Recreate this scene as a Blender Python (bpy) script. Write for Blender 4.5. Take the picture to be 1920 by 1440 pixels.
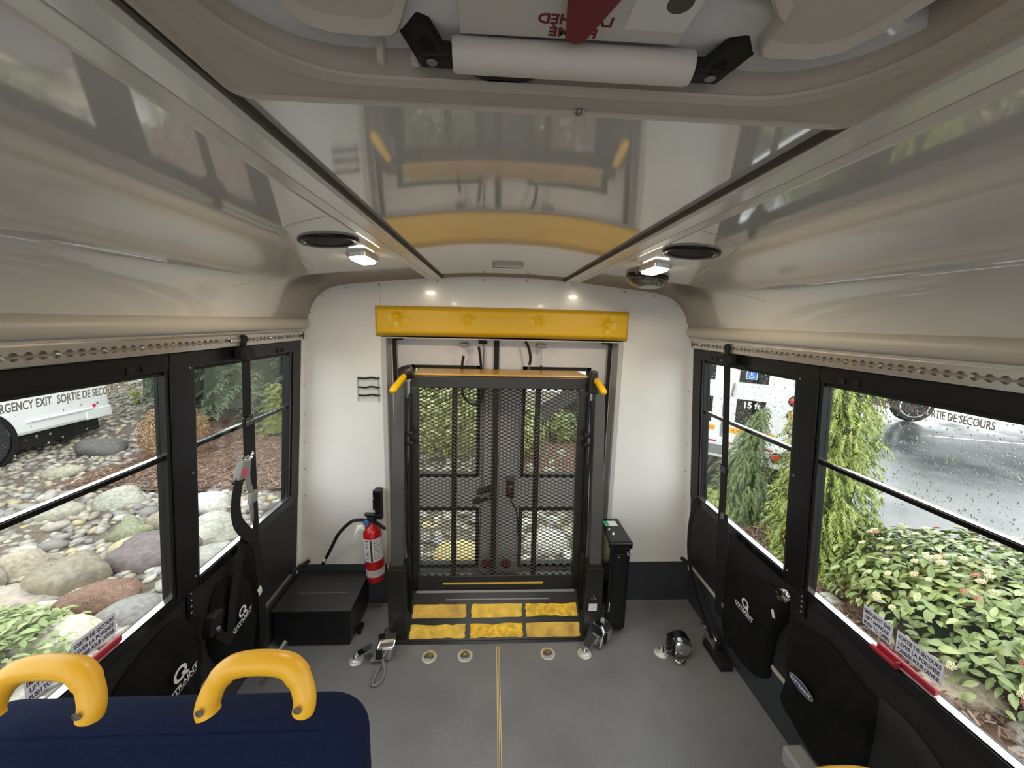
import bpy, bmesh, math, random
import numpy as np
from mathutils import Matrix, Vector, noise

for o in list(bpy.data.objects):
    bpy.data.objects.remove(o)
SC = bpy.context.scene
COL = SC.collection

# ------------------------------------------------------------------ camera
cam_d = bpy.data.cameras.new('camera'); cam = bpy.data.objects.new('camera', cam_d); COL.objects.link(cam)
cam_d.sensor_fit = 'HORIZONTAL'; cam_d.sensor_width = 36.0
cam_d.lens = 724.0 / 1920.0 * 36.0          # ultra-wide phone lens
cam_d.clip_start = 0.02; cam_d.clip_end = 300
fw = Vector((924 - 960, 602 - 720, 724.0)).normalized()         # bus axis seen in lens axes (x right, y down, z ahead)
rt = Vector((1, .016, 0)); rt.z = -(fw.x + fw.y * .016) / fw.z; rt.normalize()
dn = fw.cross(rt)
if dn.y < 0: dn = -dn
M3 = Matrix((rt, fw, -dn))                   # rows: world X, Y, Z
Rm = Matrix((M3 @ Vector((1, 0, 0)), M3 @ Vector((0, -1, 0)), M3 @ Vector((0, 0, -1)))).transposed()
cam.matrix_world = Matrix.Translation((-.052, 0, 1.6)) @ Rm.to_4x4()
SC.camera = cam

# ------------------------------------------------------------------ overcast sky and exposure
W_ = bpy.data.worlds.new('overcast'); SC.world = W_; W_.use_nodes = True
bg = W_.node_tree.nodes['Background']
bg.inputs[0].default_value = (.93, .965, 1.0, 1); bg.inputs[1].default_value = 3.5
SC.view_settings.view_transform = 'Standard'; SC.view_settings.look = 'None'
SC.view_settings.exposure = 0.46; SC.view_settings.gamma = 1.0; SC.view_settings.use_curve_mapping = False
SC.cycles.use_denoising = True
SC.cycles.max_bounces = 10; SC.cycles.diffuse_bounces = 5; SC.cycles.glossy_bounces = 4
SC.cycles.transparent_max_bounces = 16; SC.cycles.transmission_bounces = 6
SC.cycles.sample_clamp_indirect = 6.0
LAMP_W = 2.8                                 # watts of each small ceiling lamp

# ------------------------------------------------------------------ materials
MATS = {}
def mat(name, col, rough=.5, metal=0, spec=.5, coat=0, nz=None, bump=None, speck=None, island=None, emit=0, ior=None):
    """procedural Principled material; nz=(scale, amount) tints, bump=(scale, strength), speck=(scale, threshold, colour), island=list of colours chosen per piece"""
    if name in MATS: return MATS[name]
    m = bpy.data.materials.new(name); m.use_nodes = True
    nt = m.node_tree; N = nt.nodes; L = nt.links; b = N['Principled BSDF']
    b.inputs['Base Color'].default_value = (*col, 1); b.inputs['Roughness'].default_value = rough
    b.inputs['Metallic'].default_value = metal; b.inputs['Specular IOR Level'].default_value = spec
    b.inputs['Coat Weight'].default_value = coat; b.inputs['Coat Roughness'].default_value = .06
    if ior: b.inputs['IOR'].default_value = ior
    tc = N.new('ShaderNodeTexCoord'); src = None
    if island:
        g = N.new('ShaderNodeNewGeometry'); oi = N.new('ShaderNodeObjectInfo')
        ad = N.new('ShaderNodeMath'); ad.operation = 'ADD'; L.new(g.outputs['Random Per Island'], ad.inputs[0]); L.new(oi.outputs['Random'], ad.inputs[1])
        fr = N.new('ShaderNodeMath'); fr.operation = 'FRACT'; L.new(ad.outputs[0], fr.inputs[0])
        cr = N.new('ShaderNodeValToRGB'); e = cr.color_ramp; e.interpolation = 'LINEAR'
        while len(e.elements) < len(island): e.elements.new(.5)
        for i, c in enumerate(island):
            e.elements[i].position = i / (len(island) - 1); e.elements[i].color = (*c, 1)
        L.new(fr.outputs[0], cr.inputs[0]); src = cr.outputs[0]
    if nz:
        t = N.new('ShaderNodeTexNoise'); t.inputs['Scale'].default_value = nz[0]; t.inputs['Detail'].default_value = 6
        L.new(tc.outputs['Object'], t.inputs['Vector'])
        mr = N.new('ShaderNodeMapRange'); mr.inputs['From Min'].default_value = .3; mr.inputs['From Max'].default_value = .7
        mr.inputs['To Min'].default_value = 1 - nz[1]; mr.inputs['To Max'].default_value = 1 + nz[1]; L.new(t.outputs['Fac'], mr.inputs[0])
        mx = N.new('ShaderNodeMix'); mx.data_type = 'RGBA'; mx.blend_type = 'MULTIPLY'; mx.inputs[0].default_value = 1
        if src: L.new(src, mx.inputs[6])
        else: mx.inputs[6].default_value = (*col, 1)
        L.new(mr.outputs[0], mx.inputs[7]); src = mx.outputs[2]
    if speck:
        t = N.new('ShaderNodeTexNoise'); t.inputs['Scale'].default_value = speck[0]; t.inputs['Detail'].default_value = 2
        L.new(tc.outputs['Object'], t.inputs['Vector'])
        gt = N.new('ShaderNodeMapRange'); gt.inputs['From Min'].default_value = speck[1]; gt.inputs['From Max'].default_value = speck[1] + .04; L.new(t.outputs['Fac'], gt.inputs[0])
        mx = N.new('ShaderNodeMix'); mx.data_type = 'RGBA'; L.new(gt.outputs[0], mx.inputs[0])
        if src: L.new(src, mx.inputs[6])
        else: mx.inputs[6].default_value = (*col, 1)
        mx.inputs[7].default_value = (*speck[2], 1); src = mx.outputs[2]
    if src: L.new(src, b.inputs['Base Color'])
    if bump:
        t = N.new('ShaderNodeTexNoise'); t.inputs['Scale'].default_value = bump[0]; t.inputs['Detail'].default_value = 4
        L.new(tc.outputs['Object'], t.inputs['Vector'])
        bp = N.new('ShaderNodeBump'); bp.inputs['Strength'].default_value = bump[1]; bp.inputs['Distance'].default_value = .01
        L.new(t.outputs['Fac'], bp.inputs['Height']); L.new(bp.outputs[0], b.inputs['Normal'])
    if emit:
        b.inputs['Emission Color'].default_value = (*col, 1); b.inputs['Emission Strength'].default_value = emit
    MATS[name] = m
    return m
def glass(name, tint, rough=0.0):
    m = bpy.data.materials.new(name); m.use_nodes = True; nt = m.node_tree; N = nt.nodes; L = nt.links
    N.remove(N['Principled BSDF']); out = N['Material Output']
    tr = N.new('ShaderNodeBsdfTransparent'); tr.inputs[0].default_value = (*tint, 1)
    gl = N.new('ShaderNodeBsdfGlossy'); gl.inputs['Roughness'].default_value = rough
    lw = N.new('ShaderNodeLayerWeight'); pw = N.new('ShaderNodeMath'); pw.operation = 'POWER'; pw.inputs[1].default_value = 5; L.new(lw.outputs['Facing'], pw.inputs[0])
    fr = N.new('ShaderNodeMath'); fr.operation = 'MULTIPLY_ADD'; fr.inputs[1].default_value = .96; fr.inputs[2].default_value = .035; L.new(pw.outputs[0], fr.inputs[0])
    mx = N.new('ShaderNodeMixShader'); L.new(fr.outputs[0], mx.inputs[0]); L.new(tr.outputs[0], mx.inputs[1]); L.new(gl.outputs[0], mx.inputs[2])
    L.new(mx.outputs[0], out.inputs[0]); return m
M_white = mat('white gloss panel', (.66, .655, .635), .04, coat=.7, nz=(1.5, .02), bump=(2.0, .004))
M_rear = mat('white rear panel', (.80, .80, .79), .20, coat=.25, nz=(2.5, .03), bump=(3.0, .012))
M_gapd = mat('dark gap and screw tone', (.10, .085, .07), .8)  # dark colour standing in for shade in rail gap and plate hole
M_seal = mat('brown caulk', (.34, .28, .21), .8)
M_cream = mat('cream moulded plastic', (.50, .445, .39), .5, bump=(220, .08))
M_creamL = mat('pale moulded plastic', (.62, .565, .51), .5, bump=(220, .08))
M_rail = mat('painted rail', (.74, .73, .70), .2, coat=.3)
M_mould = mat('beige moulding', (.50, .47, .42), .45, bump=(200, .05))
M_alu = mat('satin aluminium', (.62, .60, .57), .3, metal=.85, bump=(60, .02))
M_chrome = mat('chrome', (.78, .78, .79), .12, metal=1)
M_steel = mat('worn steel', (.5, .5, .5), .28, metal=1, nz=(40, .2))
M_black = mat('black painted metal', (.008, .008, .009), .36, spec=.35)
M_blackg = mat('black gloss', (.006, .006, .007), .18, spec=.4)
M_rubber = mat('black rubber', (.009, .009, .009), .6, spec=.35)
M_panel = mat('black pebbled panel', (.016, .016, .018), .5, spec=.35, bump=(260, .35), speck=(240, .66, (.045, .045, .05)))
M_vinyl = mat('charcoal cove vinyl', (.036, .039, .048), .55, bump=(150, .05))
M_floor = mat('grey speckled vinyl floor', (.185, .19, .207), .42, nz=(3.2, .16), speck=(190, .685, (.42, .42, .43)), bump=(300, .05))
M_yellow = mat('yellow plastic', (.68, .37, .02), .38, bump=(160, .04))
M_vinylY = mat('yellow vinyl', (.76, .46, .004), .42, bump=(90, .06))
M_paintY = mat('chipped yellow paint', (.72, .44, .03), .55, nz=(28, .35), bump=(50, .3))
M_topY = mat('tan yellow powder coat', (.62, .36, .06), .32, nz=(12, .12))
M_lift = mat('brown black lift metal', (.018, .016, .013), .36, spec=.4, nz=(9, .25))
M_liftg = mat('grey lift tube', (.062, .062, .060), .38, nz=(6, .15))
M_navy = mat('navy seat fabric', (.003, .0075, .029), .9, spec=.15, bump=(420, .25), nz=(180, .25))
M_web = mat('black webbing', (.008, .008, .009), .75, spec=.3, bump=(300, .2))
M_cloth = mat('black cloth', (.006, .006, .0065), .9, spec=.2, bump=(90, .15))
M_red = mat('red enamel', (.52, .012, .018), .22, coat=.3)
M_redp = mat('dark red plastic', (.33, .012, .03), .35)
M_paper = mat('white paper label', (.74, .73, .71), .6, nz=(60, .06))
M_print = mat('white print', (.80, .79, .77), .6)
M_ink = mat('dark print', (.03, .03, .035), .6)
M_grey = mat('grey label film', (.33, .32, .33), .5)
M_mid = mat('grey plastic', (.20, .20, .205), .45)
M_lens = mat('lit lamp lens', (1.0, .86, .64), .3, emit=26)
M_grille = mat('speaker cloth', (.030, .030, .032), .8, bump=(400, .4))
def film():
    m = bpy.data.materials.new('grey label film'); m.use_nodes = True; N = m.node_tree.nodes; L = m.node_tree.links
    b = N['Principled BSDF']; b.inputs['Base Color'].default_value = (.34, .32, .34, 1); b.inputs['Roughness'].default_value = .5
    tl = N.new('ShaderNodeBsdfTranslucent'); tl.inputs[0].default_value = (.62, .59, .62, 1); mx = N.new('ShaderNodeMixShader'); mx.inputs[0].default_value = .7
    L.new(b.outputs[0], mx.inputs[1]); L.new(tl.outputs[0], mx.inputs[2]); L.new(mx.outputs[0], N['Material Output'].inputs[0]); return m
M_film = film()
M_glassS = glass('window glass', (.86, .88, .86))
M_glassD = glass('door glass', (.82, .86, .83))
M_clear = glass('clear plastic', (.975, .975, .975), .25)
M_drop = mat('rain drop', (.95, .95, .95), .02, ior=1.33); MATS['rain drop'].node_tree.nodes['Principled BSDF'].inputs['Transmission Weight'].default_value = 1

# ------------------------------------------------------------------ geometry helpers
class G:
    """collects faces and links them as one mesh object"""
    def __init__(s): s.v = []; s.f = []
    def add(s, vs, fs, M=None):
        k = len(s.v)
        s.v += [tuple(M @ Vector(v)) if M else tuple(v) for v in vs]
        s.f += [tuple(i + k for i in f) for f in fs]; return s
    def hexa(s, c): return s.add(c, [(0, 3, 2, 1), (4, 5, 6, 7), (0, 1, 5, 4), (1, 2, 6, 5), (2, 3, 7, 6), (3, 0, 4, 7)])
    def box(s, x0, x1, y0, y1, z0, z1, M=None):
        return s.add([(x0, y0, z0), (x1, y0, z0), (x1, y1, z0), (x0, y1, z0), (x0, y0, z1), (x1, y0, z1), (x1, y1, z1), (x0, y1, z1)],
                     [(0, 3, 2, 1), (4, 5, 6, 7), (0, 1, 5, 4), (1, 2, 6, 5), (2, 3, 7, 6), (3, 0, 4, 7)], M)
    def prism(s, pts, fn0, fn1):
        n = len(pts); a = [fn0(p) for p in pts]; b = [fn1(p) for p in pts]
        return s.add(a + b, [tuple(range(n))[::-1], tuple(range(n, 2 * n))] + [(i, (i + 1) % n, n + (i + 1) % n, n + i) for i in range(n)])
    def tube(s, path, r, n=8, closed=False, flat=None):
        P = [Vector(p) for p in path]; m = len(P); R = r if isinstance(r, (list, tuple)) else [r] * m
        rings = []; up = None
        for i in range(m):
            t = (P[(i + 1) % m] - P[i - 1]) if closed else (P[min(i + 1, m - 1)] - P[max(i - 1, 0)])
            t = t.normalized() if t.length > 1e-9 else Vector((0, 0, 1))
            if up is None:
                up = Vector((0, 0, 1)) if abs(t.z) < .9 else Vector((0, 1, 0))
            u = up - t * up.dot(t)
            if u.length < 1e-6: u = t.orthogonal()
            u.normalize(); up = u; w = t.cross(u)
            rings.append([P[i] + (u * math.cos(2 * math.pi * k / n) + w * math.sin(2 * math.pi * k / n) * (flat or 1)) * R[i] for k in range(n)])
        vs = [v for rg in rings for v in rg]; fs = []
        for i in range(m if closed else m - 1):
            a = i * n; b = ((i + 1) % m) * n
            for k in range(n): fs.append((a + k, a + (k + 1) % n, b + (k + 1) % n, b + k))
        if not closed: fs += [tuple(range(n))[::-1], tuple(range((m - 1) * n, m * n))]
        return s.add(vs, fs)
    def lathe(s, prof, n=20, M=None):
        vs = []; fs = []; m = len(prof)
        for r, z in prof:
            for k in range(n): a = 2 * math.pi * k / n; vs.append((r * math.cos(a), r * math.sin(a), z))
        for i in range(m - 1):
            for k in range(n): fs.append((i * n + k, i * n + (k + 1) % n, (i + 1) * n + (k + 1) % n, (i + 1) * n + k))
        fs += [tuple(range(n))[::-1], tuple(range((m - 1) * n, m * n))]
        return s.add(vs, fs, M)
    def grid(s, fn, nu, nv, closed_u=False):
        vs = [fn(i / (nu if closed_u else nu - 1), j / (nv - 1)) for j in range(nv) for i in range(nu)]; fs = []
        for j in range(nv - 1):
            for i in range(nu if closed_u else nu - 1):
                fs.append((j * nu + i, j * nu + (i + 1) % nu, (j + 1) * nu + (i + 1) % nu, (j + 1) * nu + i))
        return s.add(vs, fs)
    def mesh(s, name, m, smooth=False):
        me = bpy.data.meshes.new(name); me.from_pydata([tuple(v) for v in s.v], [], s.f); me.update()
        if m: me.materials.append(m)
        if smooth: me.polygons.foreach_set('use_smooth', [True] * len(me.polygons))
        return me
    def build(s, name, m, parent=None, smooth=False, bevel=0, fix=True):
        me = s.mesh(name, m, smooth)
        if fix and len(s.f) < 30000:
            bm = bmesh.new(); bm.from_mesh(me); bmesh.ops.recalc_face_normals(bm, faces=bm.faces); bm.to_mesh(me); bm.free()
            if smooth: me.polygons.foreach_set('use_smooth', [True] * len(me.polygons))
        return link(name, me, parent, bevel, smooth)
def link(name, me, parent=None, bevel=0, smooth=False):
    o = bpy.data.objects.new(name, me); COL.objects.link(o)
    if parent is not None: attach(o, parent)
    if bevel:
        b = o.modifiers.new('bevel', 'BEVEL'); b.width = bevel; b.segments = 2; b.limit_method = 'ANGLE'; b.angle_limit = math.radians(40)
    if smooth:
        try:
            me.set_sharp_from_angle(angle=math.radians(42))
        except Exception: pass
    return o
WM = {}
def attach(o, p):
    o.parent = p
    o.matrix_parent_inverse = WM.get(p.name, Matrix.Identity(4)).inverted()
def thing(name, label, cat, loc=(0, 0, 0), group=None, kind=None):
    o = bpy.data.objects.new(name, None); COL.objects.link(o); o.location = loc; o.empty_display_size = .05
    WM[o.name] = Matrix.Translation(loc)
    if kind == 'structure': o['kind'] = kind
    else: tag(o, label, cat, group)
    return o
def tag(o, label, cat, group=None):
    o['label'] = label; o['category'] = cat
    if group: o['group'] = group
    return o
def struct(o): o['kind'] = 'structure'; return o
def stuff(o): o['kind'] = 'stuff'; return o
def plabel(o, t): o['label'] = t; return o
def rot(ax, deg): return Matrix.Rotation(math.radians(deg), 4, ax)
def T(x, y, z): return Matrix.Translation((x, y, z))
def frame_m(o, x, y):
    x = Vector(x).normalized(); y = Vector(y); y = (y - x * y.dot(x)).normalized(); z = x.cross(y)
    m = Matrix((x, y, z)).transposed().to_4x4(); m.translation = Vector(o); return m
def lettering(txt, org, xdir, ydir, size, width=None, m=None, parent=None, name='lettering', weight=.0, depth=.0006, align='LEFT'):
    """flat raised print; size = cap height, width = full length of the line"""
    c = bpy.data.curves.new('txt', 'FONT'); c.body = txt; c.size = size / .70; c.extrude = depth / 2; c.offset = weight; c.resolution_u = 3; c.align_x = 'LEFT'
    o = bpy.data.objects.new('txt', c); COL.objects.link(o)
    me = bpy.data.meshes.new_from_object(o.evaluated_get(bpy.context.evaluated_depsgraph_get()))
    bpy.data.objects.remove(o); bpy.data.curves.remove(c)
    xs = [v.co.x for v in me.vertices]; x0, x1 = min(xs), max(xs); sx = (width / (x1 - x0)) if width else 1
    if align == 'CENTER': org = Vector(org) - Vector(xdir).normalized() * ((x1 - x0) * sx / 2)
    F = frame_m(org, xdir, ydir)
    for v in me.vertices: v.co = F @ Vector(((v.co.x - x0) * sx, v.co.y, v.co.z + depth))
    me.materials.clear(); me.materials.append(m or M_ink)
    return link(name, me, parent)
def arc(cx, cy, r, a0, a1, n): return [(cx + r * math.cos(math.radians(a0 + (a1 - a0) * i / n)), cy + r * math.sin(math.radians(a0 + (a1 - a0) * i / n))) for i in range(n + 1)]
def smooth_path(pts, k=6):
    P = [Vector(p) for p in pts]; out = []
    for i in range(len(P) - 1):
        a = P[max(i - 1, 0)]; b = P[i]; c = P[i + 1]; d = P[min(i + 2, len(P) - 1)]
        for j in range(k):
            t = j / k
            out.append(.5 * ((2 * b) + (c - a) * t + (2 * a - 5 * b + 4 * c - d) * t * t + (3 * b - a - 3 * c + d) * t ** 3))
    out.append(P[-1]); return out

# ------------------------------------------------------------------ the bus body
YB = 2.003; YF = -3.2                          # rear wall, front end of the built cabin
K = .079
def WP(s, y, z, off=0):                        # point on a side wall, off = metres into the cabin
    return Vector((s * (1.105 - K * (z - .26) - off), y, z))
def wbox(g, s, y0, y1, z0, z1, o0, o1):
    return g.hexa([WP(s, y0, z0, o0), WP(s, y0, z0, o1), WP(s, y1, z0, o1), WP(s, y1, z0, o0), WP(s, y0, z1, o0), WP(s, y0, z1, o1), WP(s, y1, z1, o1), WP(s, y1, z1, o0)])
PROF = [(0, 1.8235), (.15, 1.8212), (.30, 1.8130), (.45, 1.8005), (.60, 1.7860), (.72, 1.7735), (.80, 1.762), (.86, 1.745), (.905, 1.718), (.937, 1.683), (.960, 1.643), (.975, 1.603), (.985, 1.570)]
_P = PROF; PROF = []
for _i in range(len(_P) - 1):                   # rounded with a spline so that reflections run smoothly
    (_a0, _b0), (_a1, _b1) = _P[_i], _P[_i + 1]; _m0 = ((_P[_i + 1][1] - _P[_i - 1][1]) / (_P[_i + 1][0] - _P[_i - 1][0])) if _i else 0.0
    _j = min(_i + 2, len(_P) - 1); _m1 = (_P[_j][1] - _P[_i][1]) / (_P[_j][0] - _P[_i][0]); _h = _a1 - _a0
    for _k in range(4):
        t_ = _k / 4; PROF.append((_a0 + _h * t_, (2 * t_ ** 3 - 3 * t_ ** 2 + 1) * _b0 + (t_ ** 3 - 2 * t_ ** 2 + t_) * _h * _m0 + (-2 * t_ ** 3 + 3 * t_ ** 2) * _b1 + (t_ ** 3 - t_ ** 2) * _h * _m1))
PROF.append(_P[-1])
def zc(x):
    x = abs(x)
    for (a, b), (c, d) in zip(PROF, PROF[1:]):
        if x <= c: return b + (d - b) * (x - a) / (c - a)
    return PROF[-1][1]

# floor
fl = struct(G().box(-1.135, 1.135, YF, YB, -.03, 0).build('floor', M_floor))
M_line = mat('yellow guide line', (.72, .60, .30), .5)
M_lined = mat('dark groove', (.10, .10, .075), .6)
for i in range(3):
    G().box(-.0085 + i * .0065, -.0055 + i * .0065, YF, 1.69, 0, .0012).build('guide_line', M_line, fl)
for i in range(2):
    G().box(-.0055 + i * .0065, -.002 + i * .0065, YF, 1.685, 0, .0006).build('guide_groove', M_lined, fl)
# ceiling: middle skin and two side skins
def skin(x0, x1, y0, y1, n=24, lift=.02):
    g = G(); pts = [(x0 + (x1 - x0) * i / n) for i in range(n + 1)]
    if x1 > .9: pts = [p for p, _ in PROF if p >= x0]; pts = pts if pts[0] == x0 else [x0] + pts
    if x0 < -.9: pts = [-p for p, _ in PROF if p >= -x1][::-1]; pts = pts if pts[-1] == x1 else pts + [x1]
    prof = [(p, zc(p)) for p in pts]
    m = 14
    g.grid(lambda u, v: (prof[round(u * (len(prof) - 1))][0], y0 + (y1 - y0) * v, prof[round(u * (len(prof) - 1))][1]), len(prof), m)
    o = g.build('skin', None, None, True)
    sd = o.modifiers.new('thick', 'SOLIDIFY'); sd.thickness = lift; sd.offset = 1
    return o
def skinned(name, x0, x1, y0, y1, parent=None):
    o = skin(x0, x1, y0, y1); o.name = name; o.data.name = name; o.data.materials.append(M_white)
    # normals must face down so that the shell thickens upwards
    if o.data.polygons[0].normal.z > 0: o.data.flip_normals()
    o.modifiers['thick'].offset = -1
    if parent: attach(o, parent)
    return struct(o) if not parent else o
ceil = thing('ceiling', '', '', (0, 0, 0), kind='structure')
# the roof hatch opening cuts the middle skin in two pieces around it
skinned('ceiling_panel', -.33, .33, .30, YB, ceil)
skinned('ceiling_panel', -.33, .33, YF, -.22, ceil)
skinned('cove_panel', .33, .985, YF, YB, ceil)
skinned('cove_panel', -.985, -.33, YF, YB, ceil)
rf_ = thing('roof', '', '', (0, 0, 1.93), kind='structure')  # unseen outer roof shell, added to stop sky light leaking in
G().box(-1.06, 1.06, YF, 2.06, 1.925, 1.95).build('roof_skin', M_rear, rf_, bevel=.01)
for s in (-1, 1): G().box(min(s * 1.04, s * 1.07), max(s * 1.04, s * 1.07), YF, 2.06, 1.56, 1.93).build('roof_side', M_rear, rf_)
G().box(-1.06, 1.06, 2.04, 2.07, 1.52, 1.93).build('roof_rear', M_rear, rf_)
# lengthwise ceiling rails with a dark strip coloured as the shaded gap on the inner edge
for s, nm in ((-1, 'trim_1'), (1, 'trim_2')):
    g = G(); xs = [(.308, 1.803), (.315, 1.799), (.345, 1.797), (.372, 1.797), (.383, 1.800), (.385, 1.812), (.308, 1.818)]
    g.prism(xs, lambda p: (s * p[0], YF, p[1]), lambda p: (s * p[0], YB, p[1]))
    t = struct(g.build(nm, M_rail, None, False))
    G().box(min(s * .3025, s * .307), max(s * .3025, s * .307), YF, YB, 1.8035, 1.815).build('shadow_gap', M_gapd, t)
    G().prism([(.345, 1.7965), (.347, 1.7965), (.347, 1.798), (.345, 1.798)], lambda p: (s * p[0], YF, p[1]), lambda p: (s * p[0], YB, p[1])).build('groove', M_mould, t)
# seam where the rear dome piece meets each cove panel
for s, nm in ((-1, 'trim_3'), (1, 'trim_4')):
    pts = smooth_path([(s * .40, .86), (s * .53, .94), (s * .60, 1.12), (s * .655, 1.32), (s * .715, 1.50), (s * .80, 1.60), (s * .872, 1.54), (s * .93, 1.38)], 8)
    struct(G().tube([(p.x, p.y, zc(p.x) + .0004) for p in pts], .0014, 6).build(nm, M_mould if s > 0 else M_mould, None, True))
# rear wall: three white panels, screws, sealant line
wr = thing('wall_rear', '', '', (0, YB, 0), kind='structure')
OX0, OX1, OZ = -.615, .632, 1.508
def panel(pts, y0=YB, y1=YB + .03): return G().prism(pts, lambda p: (p[0], y0, p[1]), lambda p: (p[0], y1, p[1]))
side = [(x, z) for x, z in PROF]
left = [(-1.135, 0), (OX0, 0), (OX0, zc(OX0))] + [(-x, z) for x, z in side if x > .62] + [(-1.0, 1.55), (-1.02, 1.4)]
right = [(1.135, 0), (OX1, 0), (OX1, zc(OX1))] + [(x, z) for x, z in side if x > .64] + [(1.0, 1.55), (1.02, 1.4)]
head = [(OX0 + .001, OZ)] + [(-x, z) for x, z in side[::-1] if x < .61] + [(x, z) for x, z in side[1:] if x < .62] + [(OX1 - .001, zc(OX1)), (OX1 - .001, OZ)]
head.insert(1, (OX0 + .001, zc(OX0)))
for p in (left, right, head): panel(p).build('panel', M_rear, wr)
g = G(); g.tube([(x, YB - .004, z) for x, z in [(-a, b) for a, b in side[::-1]] + side[1:]], .0042, 6).build('sealant', M_seal, wr, True)
screw_me = G().lathe([(.0001, .003), (.004, .0025), (.0055, 0)], 8).mesh('screw', M_steel, True)
def screw(parent, loc, ydir, sc=1, name='screw'):
    o = link(name, screw_me, parent); q = Vector(ydir).to_track_quat('Z', 'Y').to_matrix().to_4x4()
    o.matrix_basis = Matrix.Translation(loc) @ q @ Matrix.Scale(sc, 4); return o
for x in (-.90, -.78, -.62, -.33, -.1, .12, .35, .62, .78, .90): screw(wr, (x, YB - .001, zc(x) - .02), (0, -1, 0))
for s in (-1, 1):
    for z in (1.62, 1.38, 1.25, 1.1, .95, .8, .65): screw(wr, (s * ((.962 if z > 1.5 else 1.045 - (z - .65) * .055)), YB - .001, z), (0, -1, 0), .8)
for x0, x1 in ((-1.135, OX0 - .003), (OX1 + .003, 1.135)):
    struct(G().box(x0, x1, YB - .006, YB, .0, .246).build('baseboard_rear', M_vinyl))
    struct(G().box(x0, x1, YB - .010, YB - .006, 0, .004).build('trim_5', M_alu))
# side walls
def side_wall(s, nm):
    w = thing(nm, '', '', (0, 0, 0), kind='structure')
    wbox(G(), s, YF, YB, .245, .662, -.035, .0).build('lower_panel', M_panel, w, bevel=.003)
    wbox(G(), s, YF, YB, 0, .236, -.035, .002).build('cove_vinyl', M_vinyl, w)
    wbox(G(), s, YF, YB, .232, .249, -.02, .007).build('joint_strip', M_alu if s < 0 else M_mould, w, bevel=.002)
    wbox(G(), s, YF, YB, 1.478, 1.60, -.05, -.004).build('header', M_mould, w)
    g = wbox(G(), s, 1.985, YB, .2, 1.5, -.03, .004); g.build('corner_strip', M_rear, w)
    return w
wl = side_wall(-1, 'wall_left'); wrt = side_wall(1, 'wall_right')
# pillars
def pillar(s, y0, y1, w):
    p = wbox(G(), s, y0, y1, .655, 1.482, -.035, .006).build('pillar', M_black, w, bevel=.003)
    for z in (1.43, 1.08, .705):
        c = WP(s, (y0 + y1) / 2 + .028, z, .0065); screw(p, c, (-s, 0, -K), .75)
for s, w in ((-1, wl), (1, wrt)):
    pillar(s, 1.188, 1.281, w); pillar(s, .235, .315, w); pillar(s, -.70, -.62, w); pillar(s, -1.66, -1.58, w); pillar(s, -2.62, -2.54, w)
    wbox(G(), s, 1.93, 1.985, .655, 1.482, -.035, .004).build('pillar', M_black, w)
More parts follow.
